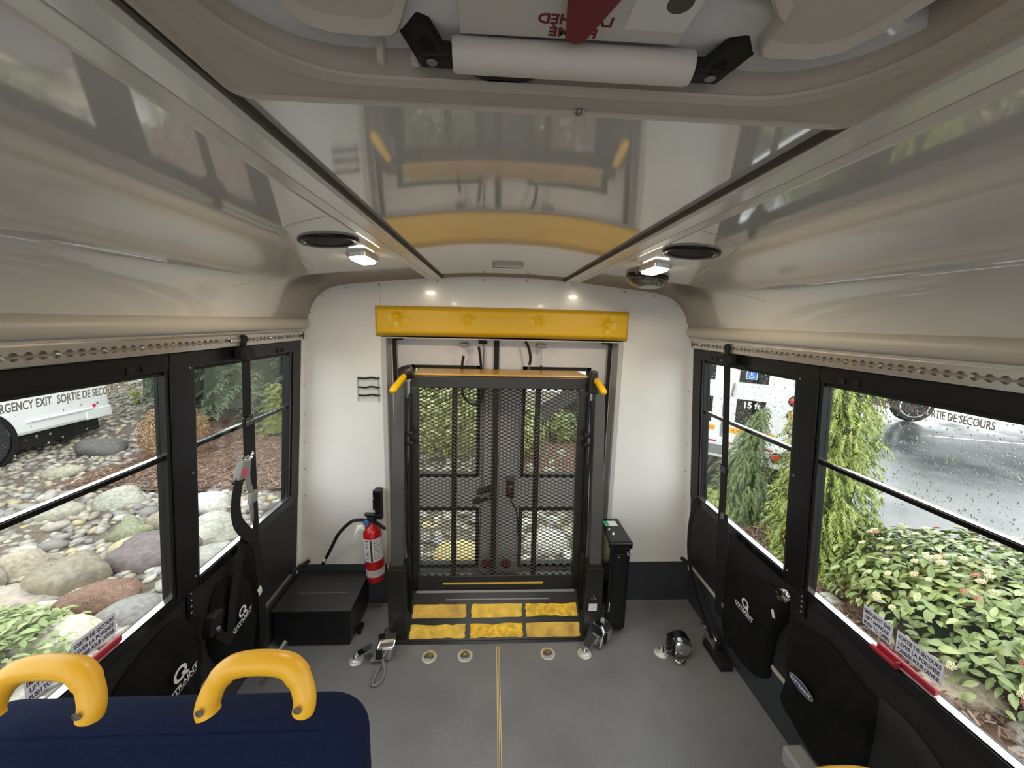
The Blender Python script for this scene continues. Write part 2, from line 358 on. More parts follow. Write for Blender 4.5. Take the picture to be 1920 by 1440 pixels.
# windows
WROWS = [(1.290, 1.880), (.325, 1.172), (-.62 + .01, .225), (-1.57, -.71), (-2.53, -1.67)]
WIN = {}
def window(nm, s, y0, y1, text=False, rain=0):
    w = thing(nm, '', '', (0, 0, 0), kind='structure'); f0, f1 = -.032, .006
    fy0, fy1 = y0 - .012, y1 + (.05 if y1 > 1.8 else .012)
    wbox(G(), s, fy0, fy1, 1.432, 1.482, f0, f1).build('frame_head', M_black, w, bevel=.002)
    wbox(G(), s, y0, y1, 1.418, 1.436, f0, -.006).build('latch_rail', M_rubber, w, bevel=.002)
    wbox(G(), s, fy0, fy1, .655, .690, f0, .010).build('frame_sill', M_blackg, w, bevel=.003)
    wbox(G(), s, fy0, fy1, .6912, .6938, -.02, .004).build('sill_glint', M_chrome, w, bevel=.001)  # bright strip standing in for the highlight along the sill
    wbox(G(), s, fy0, y0, .690, 1.432, f0, .002).build('frame_jamb', M_black, w, bevel=.002)
    wbox(G(), s, y1, y1 + .012, .690, 1.432, f0, .002).build('frame_jamb', M_black, w, bevel=.002)
    if y1 > 1.8: wbox(G(), s, y1 + .006, y1 + .030, .690, 1.432, f0, -.004).build('jamb_channel', M_mid, w, bevel=.003)
    if y1 > 1.8: wbox(G(), s, y1 + .030, y1 + .05, .690, 1.432, f0, .004).build('frame_jamb', M_black, w)
    wbox(G(), s, y0, y1, 1.157, 1.171, -.026, -.004).build('sash_bar', M_blackg, w, bevel=.002)
    wbox(G(), s, y0, y1, 1.1712, 1.1736, -.024, -.008).build('sash_bead', M_chrome, w, bevel=.001)
    for k in range(2):
        yy = y1 - .08 - k * .045; wbox(G(), s, yy, yy + .018, 1.439, 1.455, f1, f1 + .004).build('latch_slot', M_rubber, w)
    lo = wbox(G(), s, y0, y1, .690, 1.158, -.017, -.014).build('pane', M_glassS, w)
    up = wbox(G(), s, y0, y1, 1.170, 1.434, -.021, -.018).build('pane', M_glassS, w)
    xd = (0, -s, 0); yd = WP(s, 0, 1) - WP(s, 0, 0)
    if text:
        ty = 1.022 if s > 0 else .770
        M_dec = mat('grey window decal', (.30, .27, .25), .6)
        for t, a, L in (('EMERGENCY EXIT', 0, .119), ('SORTIE DE SECOURS', .130, .142)):
            lettering(t, WP(s, ty - s * a, 1.394, -.0125), xd, yd, .0185, L, M_dec, up, weight=.0004)
        for lines, a, L, c in ((('EMERGENCY EXIT', 'LIFT HANDLE', 'PUSH TO OPEN'), .0 if s > 0 else .0, .085, 0), (('SORTIE DE SECOURS', 'LEVER LA POIGNÉE', 'POUSSER POUR OUVRIR'), .097, .112, 1)):
            ys = (.985 if s > 0 else .789) - s * a; ye = ys - s * L
            st = wbox(G(), s, min(ys, ye), max(ys, ye), .726, .788, -.0125, -.0118).build('label_film', M_film, lo)
            for i, t in enumerate(lines):
                lettering(t, WP(s, (ys + ye) / 2, .768 - i * .0185, -.0117), xd, yd, .0115, min(L * .92, len(t) * .0062), M_ink, st, weight=.0004, align='CENTER')
        # red release handle lying on the sill
        yh0, yh1 = (.775, .925) if s > 0 else (.905, 1.0)
        h = wbox(G(), s, yh0, yh1, .697, .716, -.010, .004).build('release_handle', M_redp, w, bevel=.004)
        if s > 0:
            wbox(G(), s, .86, .935, .690, .704, .0, .016).build('handle_grip', M_redp, h, bevel=.005)
            wbox(G(), s, .855, .862, .694, .715, .004, .018).build('handle_rib', M_redp, h, bevel=.002)
        else: wbox(G(), s, .900, .912, .690, .706, .0, .016).build('handle_grip', M_redp, h, bevel=.004)
    if rain:
        rnd = random.Random(7 + int(y0 * 10)); g = G()
        base = [(0, 0, 1)] + [(math.cos(a * math.pi / 3), math.sin(a * math.pi / 3), .0) for a in range(6)] + [(.62 * math.cos(a * math.pi / 3 + .5), .62 * math.sin(a * math.pi / 3 + .5), .72) for a in range(6)]
        fs = [(0, 7 + a, 7 + (a + 1) % 6) for a in range(6)] + [(1 + a, 1 + (a + 1) % 6, 7 + a) for a in range(6)] + [(1 + (a + 1) % 6, 7 + (a + 1) % 6, 7 + a) for a in range(6)]
        for i in range(rain):
            y = rnd.uniform(y0 + .01, y1 - .01); upper = rnd.random() < .86
            z = rnd.uniform(1.18, 1.425) if upper else rnd.uniform(.70, 1.15)
            r = .0008 + rnd.random() ** 2.4 * .0021
            off = -.0212 if upper else -.0172
            Fm = frame_m(WP(s, y, z, off), (0, 1, 0), WP(s, 0, 1) - WP(s, 0, 0))
            if Fm.col[2].xyz.dot(Vector((s, 0, 0))) < 0: sc = Matrix.Diagonal((r, r * rnd.uniform(1, 1.5), -r * .55, 1))
            else: sc = Matrix.Diagonal((r, r * rnd.uniform(1, 1.5), r * .55, 1))
            g.add(base, fs, Fm @ sc)
        o = g.build('raindrop_spatter', M_drop, w, True); stuff(o)
    WIN[nm] = w
    return w
window('window_1', -1, *WROWS[0], rain=160); window('window_2', -1, *WROWS[1], text=True, rain=260)
window('window_3', 1, *WROWS[0], rain=1300); window('window_4', 1, *WROWS[1], text=True, rain=2300)
n = 5
for yy in WROWS[2:]:
    for s in (-1, 1): window('window_%d' % n, s, *yy); n += 1

# ------------------------------------------------------------------ mouldings and L-track above the windows
def moulding(s, nm):
    g = G(); prof = [(r * .027, y) for r, y in ()]
    path = [(s * .982, YF, 1.5655), (s * .982, 1.0, 1.5655), (s * .982, 1.955, 1.5655), (s * .982, 1.972, 1.5655), (s * .982, 1.984, 1.5655), (s * .982, 1.991, 1.5655), (s * .982, 1.994, 1.5655)]
    g.tube(path, [.0275, .0275, .0275, .0262, .021, .013, .003], 16)
    t = struct(g.build(nm, M_mould, None, True))
    wbox(G(), s, YF, 1.985, 1.532, 1.546, -.01, .020).build('lip', M_rail, t, bevel=.002)
    return t
moulding(-1, 'trim_6'); moulding(1, 'trim_7')
def ltrack(s, label):
    t = thing('tie_down_track', label, 'track', WP(s, 1.2, 1.485, 0)); y0, y1 = -.9954, 1.955
    wbox(G(), s, YF, 1.99, 1.484, 1.533, -.006, .014).build('housing', M_alu if s < 0 else M_rail, t, bevel=.002)
    wbox(G(), s, y0, y1, 1.4885, 1.5265, .014, .0175).build('channel', mat('track groove', (.30, .28, .26), .5, metal=.6), t)
    pitch = .0254; npc = 10; N = int((y1 - y0) / pitch * npc); zc0 = 1.5075; half = .0195
    def gap(y):
        d = (y - y0) % pitch - pitch / 2; r = .0090
        return max(.0030, math.sqrt(max(r * r - d * d, 0)))
    for sg in (1, -1):
        vs = []; fs = []
        for i in range(N + 1):
            y = y0 + (y1 - y0) * i / N; h = gap(y)
            vs += [WP(s, y, zc0 + sg * half, .019), WP(s, y, zc0 + sg * half * .98, .0255), WP(s, y, zc0 + sg * h, .0255), WP(s, y, zc0 + sg * h, .0150)]
        for i in range(N):
            a = i * 4
            for k in range(3): fs.append((a + k, a + k + 1, a + k + 5, a + k + 4))
        G().add(vs, fs).build('track_lip', M_alu, t)
    for k in range(2, int((y1 - y0) / pitch), 4):
        b = G().lathe([(.0001, .004), (.0035, .0045), (.006, .003), (.0072, 0)], 10, frame_m(WP(s, y0 + pitch * k, zc0, .017), (0, 1, 0), (WP(s, 0, 1) - WP(s, 0, 0)) * (1 if s < 0 else -1)))
        b.build('bolt', M_steel, t, True)
    wbox(G(), s, y1, y1 + .012, 1.490, 1.525, .012, .027).build('end_cap', M_rubber, t, bevel=.004)
    return t
ltrack(-1, 'silver tie-down track with round holes above the rock garden windows')
ltrack(1, 'silver tie-down track with round holes above the parking lot windows')

# ------------------------------------------------------------------ rear doors
YD = 2.10
M_door = mat('door white', (.66, .65, .66), .35, nz=(3, .04))
M_jamb = mat('jamb grey', (.50, .50, .49), .35)
fr_ = thing('trim_8', '', '', (0, YB, 0), kind='structure')
G().box(OX0 - .004, OX0 + .022, YB - .004, YD + .06, 0, OZ).build('jamb', M_jamb, fr_, bevel=.003)
G().box(OX1 - .022, OX1 + .004, YB - .004, YD + .06, 0, OZ).build('jamb', M_jamb, fr_, bevel=.003)
G().box(OX0, OX1, YB, YD + .06, OZ - .006, OZ + .01).build('head', M_jamb, fr_)
G().box(OX0, OX1, YD + .036, YD + .07, 1.46, OZ + .02).build('head_stop', M_jamb, fr_)  # added behind the leaves to block a slit of light above them
G().box(OX0, OX1, YB - .02, YD + .10, -.03, .006).build('threshold', M_vinyl, fr_)
G().box(OX0, OX1, YD - .02, YD + .08, .006, .06).build('door_stop', M_lift, fr_)
for s, x0 in ((-1, OX0 + .052), (1, OX1 - .052)):
    G().tube(smooth_path([(x0 + s * -.045, 2.05, 1.502), (x0 - s * .012, 2.05, 1.500), (x0 - s * .001, 2.05, 1.485), (x0, 2.05, 1.44), (x0, 2.055, .9), (x0 + s * .004, 2.055, .02)], 5), .0105, 8).build('weather_seal', M_rubber, fr_, True)
def door(nm, s, x0, x1, wu, wlw):
    d = thing(nm, '', '', ((x0 + x1) / 2, YD, .06), kind='structure'); z0, z1 = .06, 1.50
    g = G(); (a, b, c, e) = wu; (a2, b2, c2, e2) = wlw; y0, y1 = YD, YD + .035
    g.box(x0, min(a, a2), y0, y1, z0, z1); g.box(max(b, b2), x1, y0, y1, z0, z1)
    A, B = min(a, a2), max(b, b2)
    g.box(A, B, y0, y1, z0, c2); g.box(A, B, y0, y1, e2, c); g.box(A, B, y0, y1, e, z1)
    if a2 > a: g.box(a, a2, y0, y1, c2, e2)
    if a > a2: g.box(a2, a, y0, y1, c, e)
    if b2 < b: g.box(b2, b, y0, y1, c2, e2)
    g.build('leaf', M_door, d)
    for (p, q, r, t) in (wu, wlw):
        w = .016
        fr = G()
        fr.box(p - .004, p + w, y0 - .006, y1, r - .004, t + .004); fr.box(q - w, q + .004, y0 - .006, y1, r - .004, t + .004)
        fr.box(p, q, y0 - .006, y1, r - .004, r + w); fr.box(p, q, y0 - .006, y1, t - w, t + .004)
        f = fr.build('window_gasket', M_rubber, d)
        G().box(p + w, q - w, y0 + .012, y0 + .016, r + w, t - w).build('pane', M_glassD, f)
    G().box(wu[0], wu[1], y0 - .004, y0, wu[2] - .018, wu[2] - .006).build('gasket_glint', M_print, d)  # pale strip standing in for a white reflection on the gasket
    return d
dl = door('door_1', -1, OX0 + .024, -.022, (-.486, -.118, .722, 1.354), (-.476, -.118, .16, .532))
dr = door('door_2', 1, -.018, OX1 - .024, (.121, .492, .722, 1.354), (.121, .480, .16, .532))
G().box(-.043, -.015, YD - .012, YD + .002, .06, 1.502).build('astragal', M_rubber, dl)
for x, d in ((-.066, dl), (.045, dr)):
    G().lathe([(.0001, .008), (.028, .006), (.034, 0)], 18, T(x, YD, .175) @ rot('X', 90)).build('reflector', M_redp, d, True)
# locking rod with its three position latch plates
lk = thing('door_latch', 'dark latch arms and rod on the rear door behind the mesh', 'latch', (-.1, YD - .01, .6))
G().tube([(-.098, YD - .02, 1.485), (-.10, YD - .02, .62), (-.115, YD - .02, .08)], .004, 6).build('rod', M_mid, lk, True)
G().box(-.125, -.08, YD - .04, YD, 1.478, 1.495).build('rod_guide', M_rubber, lk)
for z, w in ((.655, .15), (.600, .20)):
    G().hexa([(-.05 - w * .5, YD - .045, z - .03), (-.02, YD - .03, z), (-.02, YD, z), (-.05 - w * .5, YD, z - .03), (-.05 - w * .5, YD - .045, z - .008), (-.02, YD - .03, z + .028), (-.02, YD, z + .028), (-.05 - w * .5, YD, z - .008)]).build('latch_arm', M_lift, lk, bevel=.003)
G().box(-.11, -.05, YD - .035, YD, .60, .635).build('latch_plate', M_steel, lk, bevel=.002)
sw = thing('release_switch', 'black door release box with orange and red buttons', 'switch', (.06, YD - .01, .62))
G().box(.040, .085, YD - .03, YD, .605, .70).build('body', M_rubber, sw, bevel=.004)
G().box(.050, .074, YD - .036, YD - .03, .662, .682).build('button', mat('orange', (.8, .22, .03), .4), sw, bevel=.002)
G().box(.050, .074, YD - .036, YD - .03, .635, .652).build('button', M_redp, sw, bevel=.002)
G().box(.034, .09, YD - .02, YD, .70, .728).build('bracket', M_mid, sw, bevel=.003)
G().tube(smooth_path([(.062, YD - .015, .605), (.075, YD - .012, .57), (.10, YD - .01, .52), (.112, YD - .008, .45), (.118, YD - .008, .35)], 5), .004, 6).build('cord', M_rubber, sw, True)
# check straps: black sleeves, chains and their brackets under the header pad
def link_chain(g, x, y, z0, z1, r=.0045):
    k = 0; z = z0
    while z > z1:
        pts = [(x + (r * math.cos(a) if k % 2 else 0), y + (0 if k % 2 else r * math.cos(a)), z + r * 1.7 * math.sin(a)) for a in [2 * math.pi * i / 10 for i in range(10)]]
        g.tube(pts, .0011, 5, closed=True); z -= r * 2.4; k += 1
    return g
c1 = thing('check_chain', 'short chain and black sleeve hanging over the spruce-side door window', 'chain', (-.20, 2.05, 1.35))
G().box(-.222, -.180, 2.02, 2.10, 1.462, 1.482).build('bracket', M_mid, c1, bevel=.002)
stuff(link_chain(G(), -.201, 2.045, 1.458, 1.415).build('chain', M_steel, c1, True))
G().tube(smooth_path([(-.203, 2.045, 1.415), (-.210, 2.045, 1.37), (-.213, 2.05, 1.30), (-.205, 2.06, 1.20), (-.16, 2.06, 1.152), (-.115, 2.06, 1.165), (-.10, 2.055, 1.22), (-.108, 2.05, 1.33), (-.115, 2.045, 1.41), (-.124, 2.04, 1.465)], 6), .0068, 8).build('sleeve', M_rubber, c1, True)
c2 = thing('check_chain', 'bare steel chain with black tip over the house-side door window', 'chain', (.21, 2.05, 1.35))
G().box(.186, .232, 2.02, 2.10, 1.466, 1.486).build('bracket', M_mid, c2, bevel=.002)
stuff(link_chain(G(), .210, 2.045, 1.463, 1.372).build('chain', M_steel, c2, True))
G().tube(smooth_path([(.210, 2.045, 1.372), (.211, 2.05, 1.30), (.205, 2.06, 1.22), (.19, 2.06, 1.15)], 5), .0055, 8).build('sleeve', M_rubber, c2, True)
c3 = thing('check_strap', 'curved black rubber sleeve hanging free below the yellow pad', 'strap', (.15, 2.04, 1.4))
G().tube(smooth_path([(.120, 2.03, 1.500), (.135, 2.03, 1.475), (.147, 2.03, 1.435), (.150, 2.03, 1.40), (.145, 2.03, 1.375)], 5), .0072, 8).build('sleeve', M_rubber, c3, True)
G().tube([(.145, 2.03, 1.378), (.144, 2.035, 1.34)], .0022, 6).build('cable', M_steel, c3)

# ------------------------------------------------------------------ yellow header pad
pad = thing('header_pad', 'long yellow vinyl pad with four buttons above the rear doors', 'pad', (0, YB, 1.51))
PX0, PX1 = -.642, .650; BT = [(-.53, 1.613), (-.172, 1.602), (.178, 1.603), (.536, 1.596)]
def padf(u, v):
    x = PX0 + (PX1 - PX0) * u; z = 1.512 + .152 * v + .004 * math.sin(u * 3)
    e = min(u * (PX1 - PX0), (1 - u) * (PX1 - PX0), v * .15, (1 - v) * .15); y = .045 * min(1, (e / .020)) ** .5 if e > 0 else 0
    for bx, bz in BT:
        dx, dz = x - bx, z - bz; r = math.hypot(dx, dz); a = math.atan2(dz, dx)
        y -= .014 * math.exp(-(r / .020) ** 2) + .0028 * math.exp(-(r / .06) ** 2) * (math.cos(a * 6 + bx * 9) > .55)
    return (x, YB - .002 - y, z)
G().grid(padf, 190, 26).build('cushion', M_vinylY, pad, True)
G().box(PX0 + .004, PX1 - .004, YB - .004, YB + .006, 1.514, 1.66).build('backing', M_rubber, pad)
for bx, bz in BT: G().lathe([(.0001, .005), (.006, .0035), (.0085, 0)], 14, T(bx, YB - .034, bz) @ rot('X', 90)).build('button', mat('pale yellow button', (.85, .55, .04), .35), pad, True)

# ------------------------------------------------------------------ wheelchair lift
lift = thing('wheelchair_lift', 'folded black wheelchair lift with expanded mesh platform and yellow ramp', 'lift', (0, 1.8, 0))
def LY(z): return 1.832 + .055 * (z - .2)
LX0, LX1 = -.447, .428
def lbar(x0, x1, z0, z1, t=.035, dy=0):
    return G().hexa([(x0, LY(z0) + dy, z0), (x1, LY(z0) + dy, z0), (x1, LY(z0) + t + dy, z0), (x0, LY(z0) + t + dy, z0), (x0, LY(z1) + dy, z1), (x1, LY(z1) + dy, z1), (x1, LY(z1) + t + dy, z1), (x0, LY(z1) + t + dy, z1)])
lbar(LX0, LX1, 1.268, 1.328).build('frame_header', M_lift, lift, bevel=.003)
lbar(LX0, LX0 + .034, .20, 1.27).build('frame_side', M_lift, lift, bevel=.003)
lbar(LX1 - .040, LX1, .20, 1.27).build('frame_side', M_lift, lift, bevel=.003)
for s, x in ((-1, LX0), (1, LX1)):
    lbar(x - .006 if s < 0 else x - .004, x + .004 if s < 0 else x + .006, .16, 1.30, .10).build('side_flange', M_lift, lift, bevel=.002)
kp = lbar(LX0, LX1, .188, .285, .03).build('kick_panel', M_lift, lift, bevel=.003)
lbar(-.290, .235, .240, .249, .003, -.0035).build('yellow_stripe', M_topY, kp)
for x in (-.238, -.029, .185): lbar(x - .013, x + .013, .20, 1.27, .03, .025).build('rib', M_lift, lift, bevel=.002)
g = G(); cw, ch = .0385, .0093; nx = int((LX1 - LX0 - .05) / (cw / 2)); x00 = LX0 + .025; nz_ = int(.99 / ch)
for j in range(nz_ + 1):
    z = .283 + j * ch
    pts = []
    for i in range(nx + 1):
        zz = z + ch / 2 * (1 if (i + j) % 2 else -1); pts.append((x00 + i * cw / 2, LY(zz) + .010 + .004 * (1 if (i + j) % 2 else -1), zz))
    g.tube(pts, .0029, 4)
plabel(g.build('mesh_panel', M_lift, lift), 'expanded metal mesh platform deck')
# tan roll-stop plate lying on top
G().hexa([(LX0 - .004, LY(1.33) - .004, 1.330), (LX1 + .004, LY(1.33) - .004, 1.330), (LX1 - .02, 2.06, 1.336), (LX0 + .03, 2.06, 1.336), (LX0 - .004, LY(1.33) - .004, 1.340), (LX1 + .004, LY(1.33) - .004, 1.340), (LX1 - .02, 2.06, 1.345), (LX0 + .03, 2.06, 1.345)]).build('roll_stop', M_topY, lift, bevel=.003)
# ramp: sloping bridge plate with six yellow anti-slip patches
def RP(x, z, off=0): return Vector((x, 1.713 + z * .58 - off * .865, z + off * .5))
RX0, RX1 = -.460, .436
def rx(u, z): return (RX0 + .018 * z / .2) + u * ((RX1 - .018 * z / .2) - (RX0 + .018 * z / .2))
def rquad(u0, u1, z0, z1, o0, o1): return G().hexa([RP(rx(u0, z0), z0, o0), RP(rx(u1, z0), z0, o0), RP(rx(u1, z0), z0, o1), RP(rx(u0, z0), z0, o1), RP(rx(u0, z1), z1, o0), RP(rx(u1, z1), z1, o0), RP(rx(u1, z1), z1, o1), RP(rx(u0, z1), z1, o1)])
rp = rquad(0, 1, .004, .205, -.012, 0).build('ramp_plate', M_lift, lift, bevel=.003)
rnd = random.Random(3)
M_pa = [mat('worn yellow patch', (.72, .46, .05), .6, nz=(22, .3), bump=(60, .5)), mat('faded yellow patch', (.60, .37, .06), .6, nz=(15, .35), bump=(60, .3)), mat('cracked yellow patch', (.75, .45, .02), .55, nz=(45, .4), bump=(80, .6))]
def patch(u0, u1, z0, z1, k):
    pts = []; n = 34; rr = random.Random(k)
    for i in range(n):
        t = i / n * 4; sd = int(t); f = t - sd
        p = [(f, 0), (1, f), (1 - f, 1), (0, 1 - f)][sd]; jx = rr.uniform(-.012, .012) if sd in (1, 3) else 0
        jy = (rr.uniform(0, .12) if k in (0, 1, 5) and .15 < f < .85 else rr.uniform(0, .04)) if sd in (0, 2) else 0
        pts.append((p[0] + jx, p[1] + (jy if sd == 0 else -jy)))
    c = (.5, .5); vs = []; fs = []
    for off, sh in ((.001, 1), (.0045, .985)):
        for p in pts:
            u = c[0] + (p[0] - c[0]) * sh; v = c[1] + (p[1] - c[1]) * sh
            vs.append(RP(rx(u0 + (u1 - u0) * u, z0 + (z1 - z0) * v), z0 + (z1 - z0) * v, off))
    fs = [(i, (i + 1) % n, n + (i + 1) % n, n + i) for i in range(n)] + [tuple(range(n, 2 * n))]
    G().add(vs, fs).build('grip_patch', M_pa[(0, 2, 1, 1, 0, 2)[k]], rp)
for r_, (z0, z1) in enumerate(((.018, .076), (.096, .152))):
    for c_, (u0, u1) in enumerate(((.012, .325), (.355, .655), (.675, .985))): patch(u0, u1, z0, z1, r_ * 3 + c_)
rquad(.2, .82, .166, .172, 0, .006).build('hinge_rod', M_mid, lift, bevel=.002)
rquad(.02, .98, .196, .206, -.004, .012).build('hinge_lip', M_mid, lift, bevel=.002)
rquad(0, 1, .001, .010, -.004, .006).build('ramp_edge', M_black, lift)
# posts, arms, grips
for s in (-1, 1):
    xc_ = -.502 if s < 0 else .484
    p = G().box(xc_ - .047, xc_ + .042, 1.735, 1.835, .02, .39).build('post', M_lift, lift, bevel=.004)
    G().box(xc_ - .062, xc_ + .055, 1.712, 1.86, 0, .02).build('base_plate', M_lift, lift, bevel=.003)
    G().lathe([(.001, .014), (.010, .013), (.011, 0)], 6, T(xc_ - .045 * s * -1, 1.725, .02)).build('bolt', M_steel, lift)
    xb, xt = (xc_ - .006, xc_ + .004) if s < 0 else (xc_ + .008, xc_ + .004)
    w0, w1 = .031, .026
    G().hexa([(xb - w0, 1.760, .30), (xb + w0, 1.760, .30), (xb + w0, 1.825, .30), (xb - w0, 1.825, .30), (xt - w1, 1.87, 1.30), (xt + w1, 1.87, 1.30), (xt + w1, 1.93, 1.30), (xt - w1, 1.93, 1.30)]).build('arm', M_liftg, lift, bevel=.004)
    xi = xc_ - s * .052
    G().hexa([(xi - .006, 1.80, .1), (xi + .006, 1.80, .1), (xi + .006, 1.90, .1), (xi - .006, 1.90, .1), (xi - .006, 1.86, 1.24), (xi + .006, 1.86, 1.24), (xi + .006, 1.93, 1.24), (xi - .006, 1.93, 1.24)]).build('inner_link', M_black, lift, bevel=.003)
    G().tube(smooth_path([(xi - s * -.012, 1.86, 1.22), (xi + s * .018, 1.85, 1.0), (xi + s * .010, 1.84, .8), (xi + s * .016, 1.83, .5), (xi + s * .006, 1.82, .36)], 5), .007, 6).build('hydraulic_hose', M_rubber, lift, True)
    for zz in (1.05, 1.00):
        G().lathe([(.001, .012), (.014, .010), (.016, 0)], 10, T(xi - s * .006, 1.84, zz) @ rot('X', 90)).build('pivot_bolt', M_black, lift, True)
    G().hexa([(xi - .012, 1.795, .30), (xi + .006, 1.795, .30), (xi + .006, 1.83, .30), (xi - .012, 1.83, .30), (xi - .012, 1.79, .43), (xi + .006, 1.79, .43), (xi + .006, 1.83, .43), (xi - .012, 1.83, .43)]).build('latch_tab', M_lift, lift, bevel=.003)
    if s < 0:
        a, b = Vector((-.462, 1.815, 1.335)), Vector((-.490, 1.690, 1.283))
        br = G().lathe([(.001, .034), (.030, .032), (.034, .012), (.034, -.012), (.030, -.03), (.001, -.032)], 18, T(-.462, 1.85, 1.347) @ rot('Y', 72)).build('handle_bracket', M_lift, lift, True)
    else:
        a, b = Vector((.452, 1.820, 1.330)), Vector((.456, 1.690, 1.291))
        br = G().hexa([(.420, 1.83, 1.26), (.472, 1.83, 1.26), (.472, 1.88, 1.26), (.420, 1.88, 1.26), (.428, 1.83, 1.372), (.462, 1.83, 1.372), (.462, 1.87, 1.372), (.428, 1.87, 1.372)]).build('handle_bracket', M_lift, lift, bevel=.006)
    d = (b - a); n_ = d.normalized()
    G().tube([a, a + n_ * .012, b - n_ * .016, b - n_ * .006, b - n_ * .001, b + n_ * .002], [.0125, .0155, .0158, .0135, .010, .003], 14).build('grip', M_vinylY, br, True)
G().box(.458, .500, 1.7335, 1.7345, .155, .195).build('rating_label', M_paper, lift)
for x, z in ((.482, .228), (.472, .222), (.490, .222), (.480, .24)): screw(lift, (x, 1.734, z), (0, -1, 0), .7)
for x in (-.612,): G().tube([(x, 1.985, .005), (x, 1.985, .25)], .0028, 6).build('edge_wire', M_print, lift)

# pump box beside the lift
pb = thing('lift_pump_box', 'tall black metal pump box standing beside the wheelchair lift', 'pump box', (.60, 1.86, 0))
G().box(.556, .660, 1.752, 1.985, .03, .512).build('body', M_blackg, pb, bevel=.008)
G().box(.548, .668, 1.744, 1.99, .485, .525).build('lid', M_blackg, pb, bevel=.009)
G().box(.575, .640, 1.746, 1.752, .05, .46).build('front_rib', M_black, pb, bevel=.003)
G().box(.565, .655, 1.78, 1.98, 0, .032).build('foot', M_rubber, pb)
st = G().box(.572, .640, 1.905, 1.955, .525, .5258).build('sticker', M_paper, pb)
G().box(.573, .595, 1.906, 1.954, .5258, .5264).build('green_band', mat('label green', (.03, .36, .13), .5), st)
for x, y in ((.580, 1.868), (.590, 1.825)): G().lathe([(.001, .006), (.007, .005), (.009, 0)], 10, T(x, y, .525)).build('lid_screw', M_chrome, pb, True)
G().lathe([(.001, .016), (.009, .014), (.012, 0)], 10, T(.645, 1.747, .468) @ rot('X', 90)).build('latch', M_chrome, pb, True)
G().lathe([(.001, .006), (.005, .005), (.006, 0)], 10, T(.600, 1.747, .445) @ rot('X', 90)).build('front_screw', M_chrome, pb, True)
G().box(.566, .569, 1.742, 1.748, .14, .19).build('hinge_pin', M_print, pb)

# fire extinguisher on its bracket
fx = thing('fire_extinguisher', 'red fire extinguisher with black hose and paper tag', 'extinguisher', (-.652, 1.93, .205))
M_ = T(-.652, 1.93, 0) @ rot('Y', -2.5)
G().lathe([(.001, .205), (.040, .206), (.046, .215), (.0475, .23), (.0475, .47), (.045, .49), (.036, .512), (.022, .525), (.020, .545), (.001, .546)], 26, M_).build('cylinder', M_red, fx, True)
G().lathe([(.0479, .335), (.0482, .335), (.0482, .462), (.0479, .462)], 26, M_).build('instruction_label', M_paper, fx, True)
G().lathe([(.0479, .245), (.0482, .245), (.0482, .285), (.0479, .285)], 26, M_).build('service_label', mat('grey label', (.55, .53, .50), .6, nz=(80, .2)), fx, True)
for k in range(9):
    z = .450 - k * .0125; a0 = -118 if k % 2 else -125; a1 = -100 if k % 3 else -104
    pr = [(.0486 * math.cos(math.radians(a)), .0486 * math.sin(math.radians(a))) for a in range(a0, a1 + 1, 3)]
    G().add([tuple(M_ @ Vector((x, y, z + dz))) for x, y in pr for dz in (0, .0028 + (.003 if k % 3 == 0 else 0))], [(2 * i, 2 * i + 2, 2 * i + 3, 2 * i + 1) for i in range(len(pr) - 1)]).build('print_line', M_ink, fx)
    pr = [(.0486 * math.cos(math.radians(a)), .0486 * math.sin(math.radians(a))) for a in range(-72, -46 + (k % 3) * 6, 3)]
    G().add([tuple(M_ @ Vector((x, y, z + dz))) for x, y in pr for dz in (0, .003)], [(2 * i, 2 * i + 2, 2 * i + 3, 2 * i + 1) for i in range(len(pr) - 1)]).build('print_line', M_ink, fx)
pr = [(.0487 * math.cos(math.radians(a)), .0487 * math.sin(math.radians(a))) for a in range(-92, -79, 3)]
G().add([tuple(M_ @ Vector((x, y, z))) for x, y in pr for z in (.337, .46)], [(2 * i, 2 * i + 2, 2 * i + 3, 2 * i + 1) for i in range(len(pr) - 1)]).build('label_band', M_ink, fx)
hd = G().box(-.016, .024, -.025, .016, .545, .575, M_).build('valve', M_rubber, fx, bevel=.004)
G().hexa([M_ @ Vector(p) for p in [(-.02, -.02, .578), (.06, -.02, .578), (.06, .01, .578), (-.02, .01, .578), (-.03, -.02, .590), (.05, -.02, .584), (.05, .01, .584), (-.03, .01, .590)]]).build('carry_handle', M_blackg, hd, bevel=.002)
G().hexa([M_ @ Vector(p) for p in [(.01, -.03, .552), (.085, -.06, .518), (.088, -.045, .518), (.015, -.012, .552), (.01, -.03, .566), (.085, -.06, .530), (.088, -.045, .530), (.015, -.012, .566)]]).build('squeeze_lever', M_black, hd, bevel=.002)
G().lathe([(.001, .010), (.015, .009), (.017, 0)], 14, M_ @ T(-.018, -.026, .548) @ rot('X', 90)).build('gauge', mat('gauge blue', (.04, .16, .46), .3), hd, True)
G().tube(smooth_path([M_ @ Vector(p) for p in [(-.02, -.02, .556), (-.05, -.024, .565), (-.10, -.022, .552), (-.17, -.012, .485), (-.22, 0, .40), (-.275, 0, .305)]], 7), .0088, 8).build('hose', M_rubber, fx, True)
a_, b_ = M_ @ Vector((-.255, 0, .342)), M_ @ Vector((-.263, 0, .328))
G().tube([a_, b_], .0092, 10).build('hose_band', M_print, fx)
